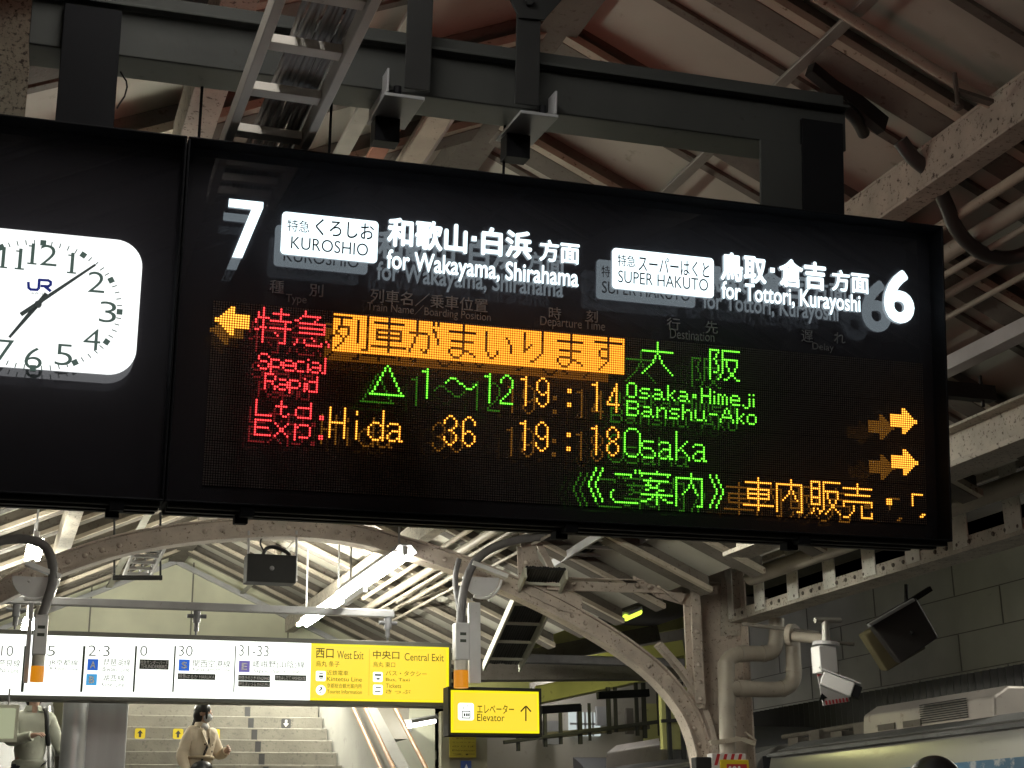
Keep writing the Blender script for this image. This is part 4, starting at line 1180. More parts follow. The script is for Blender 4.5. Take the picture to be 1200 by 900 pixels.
def lampbox(x0, x1, y0, y1, ylamp, label):
    t = thing('warning_beacon', label, 'beacon', P((x0 + x1) / 2, ylamp, BY - .05), 'orange beacons')
    a, c = P(x0, y1, BY - .06), P(x1, y0, BY - .06); xm_ = (a[0] + c[0]) / 2; r = (c[0] - a[0]) / 2
    MB().box(a[0], c[0], BY - .14, BY - .01, a[2], c[2]).build('junction_box', M_LGREY, t, bevel=.012)
    zl_ = P(x0, ylamp, BY - .06)[2]
    mk = MB()
    for k in range(2): mk.box(xm_ - .03, xm_ + .035, BY - .1415, BY - .1405, c[2] - .13 - .07 * k, c[2] - .10 - .07 * k)
    mk.build('box_markings', M_GTX, t)
    MB().tube([(xm_, BY - .07, a[2]), (xm_, BY - .07, a[2] - .10)], r * .92, 16).build('collar', mat('cream_collar', (.55, .52, .46), .5, scale=4), t, smooth=True)
    MB().tube([(xm_, BY - .07, a[2] - .1005), (xm_, BY - .07, zl_ - .0)], [r * .98, r * .98], 18).build('amber_lens', glow('amber_lens_glow', (.95, .34, .01), .62), t, smooth=True)
    return t
beacon(0, 0, 'grey half-disc bracket with drop bar between the two yellow signs', '')
lampbox(531.5, 548, 731, 774, 806, 'orange beacon hanging left of the elevator sign')
cond([(650, 628, BY), (615, 631, BY), (580, 641, BY), (557, 658, BY), (545, 685, BY - .03), (541, 712, BY - .06), (540, 735, BY - .07)], 'long curved conduit dropping to the beacon by the elevator sign')
cond([(538, 655, BY + .1), (534, 672, BY + .1), (534, 690, BY + .08), (538, 712, BY), (538, 728, BY)], 'short conduit tucked behind the curved one', .03)
beacon(-523, 0, 'grey half-disc bracket with drop bar in front of the platform numbers', '')
lampbox(37, 57, 722, 768, 799, 'orange beacon in front of the long white sign')
cond([(-20, 642, BY), (5, 633, BY), (30, 632, BY), (50, 638, BY), (60, 655, BY - .02), (62, 680, BY - .04), (56, 702, BY - .06), (48, 725, BY - .07)], 'curved conduit dropping to the beacon at the left')
# ================================================================== HANGING LOUDSPEAKER, CCTV, RIGHT-HAND EQUIPMENT
KY = 14.9
a, c = P(289, 681, KY), P(348, 651, KY)
sk = thing('hanging_loudspeaker', 'flat black loudspeaker box hanging beneath the arch', 'loudspeaker', ((a[0] + c[0]) / 2, KY, a[2]))
MB().box(a[0], c[0], KY, KY + .22, a[2], c[2]).build('box', M_DARK, sk, bevel=.01)
MB().dome(((a[0] + c[0]) / 2, KY - .001, (a[2] + c[2]) / 2), (0, -1, 0), .025).build('badge', M_GREY, sk)
for x_ in (291, 347): MB().tube([P(x_, 681, KY + .05), P(x_ + .5, 622, KY + .05)], .012, 8).build('hanger_rod', M_LGREY, sk)
wr = [smooth([P(x, y, KY + .1) for x, y in pts], 5) for pts in (((308, 651), (312, 643), (322, 641), (334, 646), (340, 651)), ((310, 648), (305, 636), (309, 626), (306, 618)))]
MB().tube(wr[0], .02, 8).tube(wr[1], .01, 6).build('wires', M_BCABLE, sk, smooth=True)

# square dark hooded box under the girder
HY = 12.4
hd_ = thing('hooded_box', 'dark square box with a dull yellow side tilted under the batten girder', 'hooded box', P(1060, 735, HY))
fr4 = [P(x, y, HY) for x, y in ((1020, 731), (1074, 700), (1101, 747), (1056, 778))]
M_HOOD = mat('dark_hood', (.05, .046, .045), .55, scale=7, bump=.05)
MB().prism(fr4, (.0, .10, .02)).build('front_hood', M_HOOD, hd_, bevel=.02)
bk4 = [P(x, y, HY + .11) for x, y in ((1013, 744), (1060, 716), (1086, 760), (1040, 787))]
MB().prism(bk4, (0, .12, .02)).build('yellow_case', mat('dull_yellow_case', (.14, .12, .065), .6, scale=6), hd_, bevel=.015)
MB().beam(P(1018, 733, HY - .02), P(1070, 703, HY - .02), .05, .03).build('hinge_bar', M_GREY, hd_, bevel=.003)
MB().beam(P(1046, 718, HY + .05), P(1090, 690, HY + .05), .05, .05).tube([P(1062, 712, HY + .05), P(1062, 685, HY + .05)], .02, 8).build('mounting_arm', M_DARK, hd_)
MB().dome(P(1068, 742, HY - .005), (0, -1, 0), .022).build('boss', M_DARK, hd_)

# CCTV camera
VY = 12.2
cc = thing('security_camera', 'white security camera on a pendant bracket pointing right', 'camera', P(970, 760, VY))
MB().tube([P(968, 755, VY), P(967, 728, VY)], .035, 10).tube([P(955, 727, VY), P(985, 727, VY)], .025, 8).build('pendant_pipe', M_GALV, cc, smooth=True)
MB().tube([P(968, 757, VY), P(968, 753, VY)], .125, 14).build('flange', M_LGREY, cc, smooth=True)
a, c = P(961, 788, VY - .06), P(979, 757, VY - .06)
MB().box(a[0], c[0], VY - .08, VY + .08, a[2], c[2]).build('bracket_body', M_WHITE, cc, bevel=.01)
mk = MB().box(c[0] - .03, c[0] + .012, VY - .07, VY + .07, a[2] - .08, a[2] + .12); mk.build('tilt_joint', M_GALV, cc)
h0, h1 = P(963, 795, VY), P(990, 811, VY); h1[1] -= .14
MB().beam(h0, h1, .15, .13).build('housing', M_WHITE, cc, bevel=.012)
d_ = nz(h1 - h0); MB().beam(h0 + V3((0, 0, .085)) - d_ * .02, h1 + V3((0, 0, .085)) + d_ * .08, .17, .016).build('sun_shield', M_LGREY, cc, bevel=.004)
MB().beam(h1 + d_ * .001, h1 + d_ * .07, .125, .11).build('lens_hood', M_BLACK, cc, bevel=.006)
# red and white sign behind the camera
g_ = thing('safety_sign', 'small red and white safety sign behind the security camera', 'sign', P(970, 795, VY + .3))
a, c = P(955, 826, VY + .3), P(993, 762, VY + .3)
o = MB().prism([P(x, y, VY + .3) for x, y in ((953, 764), (975, 760), (996, 822), (965, 827))], (0, .01, 0)).build('sheet', mat('white_sign_sheet', (.55, .53, .54), .5, scale=4), g_)
b = MB(); b.prism([P(x, y, VY + .295) for x, y in ((955, 767), (962, 766), (963, 790), (958, 793))], (0, .002, 0))
for k in range(7): b.prism([P(x, y, VY + .295) for x, y in ((968 + 4 * k, 826 - .6 * k), (970 + 4 * k, 825.8 - .6 * k), (969 + 4 * k, 821 - .6 * k), (967 + 4 * k, 821.2 - .6 * k))], (0, .002, 0))
b.build('red_marks', mat('sign_red', (.45, .03, .04), .5, scale=3), g_)
b = MB(); b.prism([P(x, y, VY + .295) for x, y in ((963, 812), (970, 818), (966, 819), (966, 823), (963, 820), (960, 821))], (0, .002, 0)); b.build('black_arrow', M_BLACK, g_)
tag(MB().tube([P(930, 746, 13.2), P(968, 749, 12.5)], .05, 12).tube([P(925, 744, 13.25), P(931, 744.3, 13.2)], .11, 14).build('pipe_stub', M_PIPE, smooth=True), 'short grey pipe stub with a bright end cap under the girder', 'pipe')
tag(MB().tube([P(930, 838 - 90, 13.3), P(1000, 755, 13.3)], .02, 8).tube([P(870, 731, 13.6), P(960, 742, 13.0)], .02, 8).build('thin_pipe', M_RAFT, smooth=True), 'thin dark pipe beside the camera bracket', 'pipe')

# drain pipes with elbows on the column
DY = 14.6
dp = thing('drain_pipe', 'beige drain pipe with elbows and a branch standing against the column', 'drain pipe', P(853, 890, DY))
def pipe(pts, r=.085, n=6): return MB().tube(smooth([P(x, y, DY) for x, y in pts], n), r, 16)
dm = pipe([(855, 1000), (855, 950), (853, 900), (852, 850), (851, 800), (850, 790), (851, 778), (857, 770), (866, 767), (880, 766), (896, 766), (905, 763), (909, 755), (910, 742), (910, 725)])
pipe([(851, 807), (870, 807), (900, 808), (917, 807), (926, 802), (930, 793), (930, 780), (929, 760), (928, 735)]).build('branch_pipe', M_PIPE, dp, smooth=True)
b = dm
for (x0, y0), (x1, y1) in (((851, 776), (851, 797)), ((852, 816), (852, 827)), ((853, 845), (853, 851)), ((864, 807), (876, 807)), ((867, 766.5), (877, 766)), ((893, 766), (897, 766)), ((915, 807), (919, 807)), ((930, 787), (930, 783))): b.tube([P(x0, y0, DY), P(x1, y1, DY)], .092, 16)
b.build('main_pipe', M_PIPE, dp, smooth=True)
b = MB(); b.beam(P(832, 871, DY - .1), P(868, 866, DY - .1), .04, .05).beam(P(868, 866, DY - .1), P(885, 872, DY - .1), .03, .05).beam(P(873, 858, DY - .1), P(886, 868, DY - .1), .02, .02); b.build('pipe_strap', M_LIP, dp, bevel=.003)
# SOS plate at the foot of the picture
so = thing('emergency_button_plate', 'yellow and striped emergency button plate at the foot of the drain pipe', 'plate', P(860, 900, DY - .3))
QY = DY - .3
a, c = P(837, 935, QY), P(866, 883, QY)
MB().box(a[0], c[0] + .08, QY, QY + .12, a[2], c[2]).build('striped_case', mat('white_case', (.62, .58, .58), .5, scale=4), so, bevel=.01)
b = MB(); M_SR = mat('sign_red', (.45, .03, .04), .5)
for k in range(4):
    x_ = a[0] + .02 + .085 * k; b.prism([(x_, QY - .002, c[2] - .12), (x_ + .035, QY - .002, c[2] - .12), (x_ + .075, QY - .002, c[2] - .005), (x_ + .04, QY - .002, c[2] - .005)], (0, .0015, 0))
b.build('red_stripes', M_SR, so)
a2, c2 = P(845, 935, QY), P(876, 890.5, QY)
yq = MB().box(a2[0], c2[0], QY - .03, QY - .0035, a2[2], c2[2]).build('yellow_plate', mat('yellow_plate_paint', (.65, .48, .02), .5, scale=4), so, bevel=.006)
b = MB().box(a2[0] + .07, c2[0] - .03, QY - .034, QY - .0305, c2[2] - .3, c2[2] - .045); rq = b.build('red_label', M_SR, yq)
lay_text(MB(), 'SOS', (a2[0] + .085, QY - .036, c2[2] - .17), (1, 0, 0), (0, 0, 1), .14, .105, .02).build('label_text', M_WHITE, rq)
tag(MB().box(P(818, 920, QY)[0], P(838, 920, QY)[0] - .01, QY + .02, QY + .14, P(820, 950, QY)[2], P(820, 887, QY)[2]).build('dark_box', M_DARK, bevel=.012), 'small dark box left of the striped emergency plate', 'box')

# ================================================================== FAR SIDE: WALL, TRAIN, FAR CANOPY
WX = 15.2
wl = thing('station_wall', 'grey panelled station wall far behind the train on the right', 'wall', (WX, 22, 0))
MB().box(WX, WX + .2, 8, 70, -1.3, 6.0).build('wall_face', M_WALL, wl)
b = MB()
for z in np.arange(2.9, 6, .62): b.box(WX - .012, WX - .001, 8, 70, z - .007, z + .007)
for k, y in enumerate(np.arange(9, 60, 2.4)):
    for j, z in enumerate(np.arange(2.9, 6, .62)): b.box(WX - .011, WX - .0015, y + (1.2 if j % 2 else 0) - .012, y + (1.2 if j % 2 else 0) + .012, z + .0125, z + .6075)
b.build('panel_joints', mat('dark_joint', (.22, .21, .20), .8, scale=4), wl)
rib = MB(); ys = np.arange(9, 44, .09)
pts = []
for i, y in enumerate(ys): pts.append((13.9 + (.05 if i % 2 else 0), y))
vs = []; n = len(pts); zlo, zhi = 1.9, PX(1100, 795, 13.9)[2]
rib.add([(x, y, zlo) for x, y in pts] + [(x, y, zhi) for x, y in pts], [(i, i + 1, n + i + 1, n + i) for i in range(n - 1)])
rib.box(14.0, 14.25, 9, 44, zhi - .06, zhi)
tag(rib.build('ribbed_screen', mat('dark_ribbed_sheet', (.018, .016, .018), .5, scale=5)), 'dark ribbed metal screen between the train roof and the wall', 'screen')
TX = 11.0
tr = thing('train', 'silver commuter train with a pale blue stripe standing on the far track', 'train', (TX + 1.4, 22, -.9))
ze = (PX(994, 864, TX)[2] + PX(1200, 845, TX)[2]) / 2
prof = [(TX, -.6), (TX - .03, .2), (TX - .03, ze - .28), (TX + .02, ze - .08), (TX + .14, ze), (TX + .5, ze + .12), (TX + 1.0, ze + .18), (TX + 1.8, ze + .18), (TX + 2.3, ze + .12), (TX + 2.7, ze), (TX + 2.8, ze - .1), (TX + 2.83, .2), (TX + 2.8, -.6)]
M_TR = mat('stainless_body', (.42, .41, .40), .3, .75, spot=(.3, .29, .28), amt=.4, scale=1.2, stretch=(1, .25, 1))
M_TROOF = mat('train_roof_grey', (.16, .16, .165), .7, spot=(.10, .10, .10), amt=.5, scale=3)
for y0, y1 in ((9.5, 20.0), (20.6, 40.5)):
    bd = MB().prism([(x, y0, z) for x, z in prof], (0, y1 - y0, 0)).build('body', M_TR, tr, smooth=True)
    b = MB().prism([(x, y0 + .01, z + .006) for x, z in prof[4:10]] + [(TX + 2.7, y0 + .01, ze - .03), (TX + .14, y0 + .01, ze - .03)], (0, y1 - y0 - .02, 0)); b.build('roof_skin', M_TROOF, bd)
    b = MB().box(TX - .036, TX - .031, y0 + .02, y1 - .02, ze - .62, ze - .42); b.build('stripe', mat('pale_blue_stripe', (.10, .24, .42), .4, spot=(.55, .58, .62), amt=.75, scale=2.2), bd)
    MB().box(TX - .06, TX - .0, y0, y1, ze - .10, ze - .05).build('gutter', M_TROOF, bd)
    b = MB()
    for y in np.arange(y0 + 1.2, y1 - 2, 2.6): b.box(TX - .038, TX - .0315, y, y + 1.6, .9, ze - .72)
    b.build('window_band', mat('dark_glass', (.03, .035, .04), .1, scale=3), bd)
MB().box(TX + .2, TX + 2.6, 20.0, 20.6, -.4, ze - .05).build('gangway', M_BLACK, tr)
def acunit(y0, y1, x0, h, label, grille=True):
    p = [(x0, ze + .06), (x0 + .03, ze + .06 + h * .7), (x0 + .25, ze + .06 + h), (x0 + 1.2, ze + .06 + h), (x0 + 1.4, ze + .06 + h * .7), (x0 + 1.45, ze + .06)]
    o = lab(MB().prism([(x, y0, z) for x, z in p], (0, y1 - y0, 0)).build('cooling_unit', mat('cooling_unit_paint', (.42, .38, .36), .5, .3, spot=(.25, .21, .19), amt=.4, scale=3), tr, bevel=.03), label)
    if grille:
        b = MB()
        for k in range(9): b.box(x0 - .012, x0 + .0, y0 + .5, y0 + 1.5, ze + .14 + k * .028, ze + .152 + k * .028)
        b.build('grille', M_DARK, o)
        b = MB()
        for yq in (y1 - 1.4, y1 - .8): b.box(x0 - .012, x0 - .0, yq, yq + .4, ze + .12, ze + .2)
        b.build('vent_slots', M_RAFT, o)
qa, qb = PX(1165, 840, TX + .45), PX(1010, 850, TX + .45)
acunit(qa[1], qb[1], TX + .45, .42, 'roof cooling unit with grilles')
qa, qb = PX(775, 880, TX + .5), PX(700, 888, TX + .5)
acunit(qa[1], qa[1] + 2.6, TX + .5, .5, 'far roof cooling unit', False)
for y0_, y1_ in ((qa[1] - 3.6, qa[1] - .3), (qa[1] + 3.4, qa[1] + 7)):
    b = MB(); n = 14; poly = [(TX + .45, y0_ + (y1_ - y0_) * k / n, ze + .05 + .52 * math.sin(math.pi * k / n) ** .7) for k in range(n + 1)]
    b.prism(poly, (1.7, 0, 0)); lab(b.build('roof_fairing', mat('fairing_grey', (.15, .15, .165), .55, spot=(.11, .11, .12), amt=.3, scale=3), tr, smooth=True), 'rounded grey roof fairing')
b = MB(); yy = np.linspace(qa[1] - 8.5, qa[1] - 4.2, 8)
for k, y in enumerate(yy[:-1]): b.box(TX + .5, TX + .8 + .1 * (k % 3), y, y + .3, ze + .08, ze + .2 + .06 * (k % 2))
b.tube([(TX + .6, yy[0], ze + .28), (TX + .6, yy[-1], ze + .24)], .035, 8); b.build('roof_gear', M_RAFT, tr)

# far canopy beyond the train: beams with yellow light in their colour on thin dark posts, a window and wall panels
fc = thing('far_canopy', 'yellow lit canopy of the next platform behind the arch', 'canopy', P(700, 800, 26))
FYY = 26.
def fbeam(p0, p1, w, h, m, name, Y=FYY, Yb=None): MB().beam(P(*p0, Y), P(*p1, Yb or Y), w, h).build(name, m, fc, bevel=.01)
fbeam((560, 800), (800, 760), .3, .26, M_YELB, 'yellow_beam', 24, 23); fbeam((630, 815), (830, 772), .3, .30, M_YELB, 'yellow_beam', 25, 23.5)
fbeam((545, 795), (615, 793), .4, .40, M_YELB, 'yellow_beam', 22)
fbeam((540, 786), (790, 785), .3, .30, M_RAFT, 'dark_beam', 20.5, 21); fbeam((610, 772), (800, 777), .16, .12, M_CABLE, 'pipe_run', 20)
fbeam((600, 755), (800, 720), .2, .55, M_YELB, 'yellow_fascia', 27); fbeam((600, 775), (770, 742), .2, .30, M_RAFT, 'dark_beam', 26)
fbeam((700, 815), (760, 812), .1, .12, M_BLACK, 'dark_bar', 22); fbeam((635, 832), (680, 829), .1, .12, M_BLACK, 'dark_bar', 22)
for x, y0, y1, w in ((658, 830, 872, .05), (681, 826, 872, .06), (692, 824, 868, .04), (715, 805, 860, .06), (723, 805, 858, .05), (748, 800, 862, .05), (757, 800, 865, .06), (774, 808, 862, .05), (780, 808, 868, .12), (640, 835, 875, .05), (608, 838, 880, .05)):
    p, q = P(x, y1, 23), P(x, y0, 23); MB().box(p[0] - w / 2, p[0] + w / 2, 23, 23 + w, p[2], q[2]).build('thin_post', M_DARK, fc)
fbeam((590, 870), (800, 842), .06, .06, M_DARK, 'cross_rail', 23); fbeam((640, 862), (760, 851), .12, .10, M_RAFT, 'cross_rail', 23.4)
fw = thing('far_wall', 'pale wall with a lit window behind the far canopy', 'wall', P(700, 840, 29))
a, c = P(560, 905, 29), P(900, 700, 29); MB().box(a[0], c[0], 29, 29.2, 0, c[2]).build('wall_face', mat('pale_far_wall', (.40, .37, .33), .7, spot=(.3, .27, .24), amt=.4, scale=1.5), fw)
a, c = P(668, 862, 28.9), P(703, 835, 28.9); wq = MB().box(a[0], c[0], 28.9, 28.98, a[2], c[2]).build('window', glow('lit_window', (.85, .95, .92), .6), fw)
b = MB()
for k in range(1, 4): b.box(a[0] + (c[0] - a[0]) * k / 4 - .02, a[0] + (c[0] - a[0]) * k / 4 + .02, 28.88, 28.899, a[2], c[2])
b.box(a[0], c[0], 28.88, 28.8985, (a[2] + c[2]) / 2 - .02, (a[2] + c[2]) / 2 + .02); b.build('glazing_bars', M_GREY, wq)
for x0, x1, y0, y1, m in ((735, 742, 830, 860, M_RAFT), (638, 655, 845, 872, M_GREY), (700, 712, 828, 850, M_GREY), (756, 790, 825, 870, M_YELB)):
    a, c = P(x0, y1, 28.7), P(x1, y0, 28.7); MB().box(a[0], c[0], 28.7, 28.8, a[2], c[2]).build('pilaster', m, fw)
a, c = P(800, 897, 21), P(835, 810, 21)
yl = thing('yellow_partition', 'yellow partition seen through the foot of the arch', 'partition', ((a[0] + c[0]) / 2, 21, 0))
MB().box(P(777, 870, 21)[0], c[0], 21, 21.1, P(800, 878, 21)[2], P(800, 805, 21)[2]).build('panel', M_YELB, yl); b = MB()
for x in (784, 800, 812): q = P(x, 850, 20.95); b.box(q[0] - .03, q[0] + .03, 20.93, 20.98, P(x, 890, 21)[2], P(x, 800, 21)[2])
b.beam(P(775, 845, 20.9), P(830, 842, 20.9), .04, .05); b.build('posts', M_DARK, yl)
# two lamps lighting the far platform; the first added to brighten wall and train
tube_light(13.4, 12.6, 15.0, 5.3, 'unseen lamp added over the far track to light wall and train roof', 'fluorescent lamps of the far platform', em=E_TUBE); tube_light(11.0, 27.0, 29.4, 4.9, 'lamp of the far platform hidden behind the arch', 'fluorescent lamps of the far platform', em=E_TUBEN)
bw = glow('far_fill_tube', (1, .98, .42), 55.)  # added tube, kept out of view, tints the far platform yellow-green
t = thing('fluorescent_lamp', 'unseen yellowish tube added behind the dark beam to tint the far platform', 'lamp', P(660, 770, 24.5)); MB().tube([P(600, 789, 22.3), P(700, 788, 22.3)], .03, 8).build('tube', bw, t)

# ================================================================== STAIRS, ESCALATOR SIDE, PEOPLE
ST0, RUN, RISE = 14.3, .29, .165
xl_, xr_ = P(132, 860, 19)[0], P(388, 860, 19)[0]
stp = thing('staircase', 'wide grey stone staircase climbing away under the long sign', 'stairs', ((xl_ + xr_) / 2, ST0, 0))
for k in range(26):
    y = ST0 + RUN * k
    so_ = MB().box(xl_, xr_, y, y + RUN + .02, RISE * k - .1 if k else 0, RISE * (k + 1)).build('step', M_STONE, stp, bevel=.008)
    if k > 5: xq = P(302, 855, 19)[0]; MB().box(xq - .035, xq + .035, y - .006, y - .001, RISE * k + .012, RISE * (k + 1) - .02).build('lane_mark', mat('black_sticker', (.03, .03, .032), .5, scale=3), so_)
def riser_px(x, y):                                       # the riser that a pixel ray meets
    for k in range(26):
        q = P(x, y, ST0 + RUN * k)
        if RISE * k <= q[2] < RISE * (k + 1): return q, k
    return P(x, y, 19), 16
M_YST = mat('yellow_sticker', (.62, .48, .02), .5, scale=3); M_BST = mat('black_sticker', (.03, .03, .032), .5, scale=3)
for x, lb2 in ((164.5, 'yellow arrow sticker on the stair riser left of the woman'), (209, 'yellow arrow sticker on the riser at the woman\'s shoulder'), (252, 'yellow arrow sticker right of the woman, against her sleeve')):
    q, k = riser_px(x, 853); y = ST0 + RUN * k - .004; zc = RISE * (k + .5)
    t = thing('arrow_sticker', lb2, 'sticker', (q[0], y, zc - .06), 'arrow stickers on the stairs')
    s_ = MB().add([(q[0] - .062 + u_, y, zc - .062 + w_) for u_, w_ in rrect(.124, .124, .02)], [tuple(range(28))]).build('sheet', M_YST, t)
    b = MB(); b.add([(q[0] + a, y - .002, zc + c) for a, c in ((-.014, -.045), (.014, -.045), (.014, .0), (.036, .0), (0, .042), (-.036, .0), (-.014, .0))], [tuple(range(7))]); b.build('arrow_mark', M_BST, t)
q, k = riser_px(335, 852); y = ST0 + RUN * k - .004; zc = RISE * (k + .5)
t = thing('arrow_sticker', 'black sticker with a white arrow pointing down on the right part of the stairs', 'sticker', (q[0], y, zc - .06))
MB().add([(q[0] - .062 + u_, y, zc - .062 + w_) for u_, w_ in rrect(.124, .124, .02)], [tuple(range(28))]).build('sheet', M_BST, t)
MB().add([(q[0] + a, y - .002, zc - c) for a, c in ((-.014, -.045), (.014, -.045), (.014, .0), (.036, .0), (0, .042), (-.036, .0), (-.014, .0))], [tuple(range(7))]).build('arrow_mark', M_WHITE, t)
MB().box(xl_ - .03, xl_ + .03, 18.9, 18.96, 0, 3.7).build('side_post', mat('pale_orange_post', (.50, .33, .22), .5, scale=4), stp)
# right hand stair wall and rails
sw = thing('stair_wall', 'pale sloping wall on the right of the stairs', 'wall', (xr_ + .1, 18, 0))
b = MB(); x0 = xr_ + .02
b.prism([(x0, 14.0, 0), (x0, 22, 0), (x0, 22, 4.1), (x0, 18.6, 3.75), (x0, 14.0, 1.35)], (.14, 0, 0)); b.build('wall_face', mat('pale_stair_wall', (.34, .335, .31), .6, spot=(.26, .255, .235), amt=.4, scale=3), sw)
MB().box(x0 + .14, x0 + 2.2, 21.9, 22.1, 0, 4.2).build('return_wall', M_GABLE, sw)
MB().prism([P(x, y, 20.5) for x, y in ((437, 823), (480, 823), (478, 866), (438, 866))], (0, 1.2, 0)).build('bulkhead', mat('bulkhead_paint', (.30, .28, .24), .7, scale=4), sw)
MB().box(P(440, 860, 21.3)[0], P(520, 860, 21.3)[0], 22.2, 22.3, 0, 3.4).build('dark_recess', M_RAFT, sw)
b = MB()
for dx, dz in ((-.06, .0), (-.06, -.28)):
    pts = [(x0 + dx, 14.0, 1.0 + dz + .3), (x0 + dx, 18.5, 1.0 + dz + .3 + 4.5 * RISE / RUN)]; b.tube(pts, .024, 10)
for dx, dz in ((.30, .0),): b.tube([(x0 + dx, 14, 1.3), (x0 + dx, 18.5, 1.3 + 4.5 * RISE / RUN)], .024, 10)
tag(b.build('handrail', M_BRASS, smooth=True), 'orange tinted handrails sloping along the right stair wall', 'handrail')
# escalator flank at the left of the stairs
ex0, ex1 = P(92, 860, 17)[0], P(126, 860, 17)[0]
ec = thing('escalator', 'brushed steel escalator flank left of the stairs', 'escalator', (ex0, 17, 0))
MB().box(ex0 - .9, xl_ - .03, 17.0, 24, 0, 1.4).box(ex0 + .02, xl_ - .03, 16.8, 16.9, 0, 3.14).build('side_panel', M_STEEL, ec, bevel=.02)
MB().tube([(ex0 - .06, 16.78, 0), (ex0 - .06, 16.78, 3.14)], .13, 20).build('round_end', mat('polished_steel', (.60, .61, .64), .35, .5, scale=3), ec, smooth=True)
b = MB(); b.prism([(ex0 - 1.5, 15.2, 0), (ex0 - 1.5, 23, 4.4), (ex0 - 1.5, 23, 4.2), (ex0 - 1.5, 15.5, 0)], (1.4, 0, 0)); b.build('step_band', M_DARK, ec)
MB().tube([(ex0 - .25, 14.6, 1.0), (ex0 - .25, 18.4, 3.1)], .04, 10).build('moving_handrail', M_BCABLE, ec, smooth=True)
for z in (2.0, 2.9, 3.8): pass
tag(MB().box(P(-80, 860, 24)[0], xl_, 23.6, 23.7, 0, 2.86).build('back_partition', mat('dark_partition', (.12, .11, .10), .7, scale=3)), 'dark partition at the back of the escalator opening', 'partition')
# ------------------------------------------------------------------ people (one skinned surface each)
def skin(name, m, parent, pts, edges, root=0, sub=2):
    off = np.array(parent.location)
    me = bpy.data.meshes.new(name); me.from_pydata([tuple(V3(p[:3]) - off) for p in pts], edges, [])
    o = bpy.data.objects.new(name, me); COL.objects.link(o); o.parent = parent
    o.modifiers.new('skin', 'SKIN'); sv = me.skin_vertices
    lay = me.skin_vertices[0].data if len(sv) else None
    if lay is None:
        bm_ = bmesh.new(); bm_.from_mesh(me); bm_.verts.layers.skin.verify(); bm_.to_mesh(me); bm_.free(); lay = me.skin_vertices[0].data
    for i, p in enumerate(pts):
        r = p[3]; lay[i].radius = r if hasattr(r, '__len__') else (r, r); lay[i].use_root = (i == root)
    ss = o.modifiers.new('smooth', 'SUBSURF'); ss.levels = sub; ss.render_levels = sub
    dg = bpy.context.evaluated_depsgraph_get(); dg.update()
    m2 = bpy.data.meshes.new_from_object(o.evaluated_get(dg)); o.modifiers.clear(); o.data = m2; m2.name = name; bpy.data.meshes.remove(me)
    m2.materials.clear(); m2.materials.append(m); m2.polygons.foreach_set('use_smooth', [True] * len(m2.polygons)); return o
SKINM = mat('skin_tone', (.52, .33, .25), .55, scale=5); HAIRM = mat('black_hair', (.012, .010, .010), .38, scale=30, stretch=(1, 1, .2))
def lathe_ell(mb, c, rx, ry, rz, th0=0, th1=math.pi, seg=20, rings=12, warp=None):
    c = V3(c); vs = []
    for j in range(rings + 1):
        t = th0 + (th1 - th0) * j / rings
        for k in range(seg):
            a = 2 * math.pi * k / seg; d = V3((math.sin(t) * math.cos(a), math.sin(t) * math.sin(a), math.cos(t)))
            if warp is not None: d = warp(d)
            vs.append(c + d * V3((rx, ry, rz)))
    fs = [(j * seg + k, j * seg + (k + 1) % seg, (j + 1) * seg + (k + 1) % seg, (j + 1) * seg + k) for j in range(rings) for k in range(seg)]
    return mb.add(vs, fs)
def hand_chain(pts, edges, w, d, curl, r=.009, side=1, down=(0, 0, -1)):
    """palm and five fingers grown from wrist index w, along d, curling towards curl"""
    base = V3(pts[w][:3]); d = nz(V3(d)); curl = nz(V3(curl)); lat = nz(np.cross(d, curl))
    pm = len(pts); pts.append((*(base + d * .045), (.034, .018))); edges.append((w, pm))
    for k, L in enumerate((.062, .072, .068, .052)):
        a = base + d * .078 + lat * (.030 - .020 * k); i = len(pts)
        pts += [(*a, r), (*(a + d * L * .5 + curl * .012), r * .95), (*(a + d * L * .75 + curl * .042), r * .85)]
        edges += [(pm, i), (i, i + 1), (i + 1, i + 2)]
    a = base + d * .028 + lat * .036; i = len(pts)
    pts += [(*a, r * 1.1), (*(a + d * .03 + lat * .018 + curl * .02), r), (*(a + d * .055 + lat * .012 + curl * .035), r * .85)]
    edges += [(pm, i), (i, i + 1), (i + 1, i + 2)]
def cuf_split(m):
    h = len(m.v) // 2; nf = len(m.f) // 2; out = []
    for k in range(2):
        q = MB(); q.v = m.v[k * h:(k + 1) * h]; q.f = [tuple(i - k * h for i in f) for f in m.f[k * nf:(k + 1) * nf]]; out.append(q)
    return out
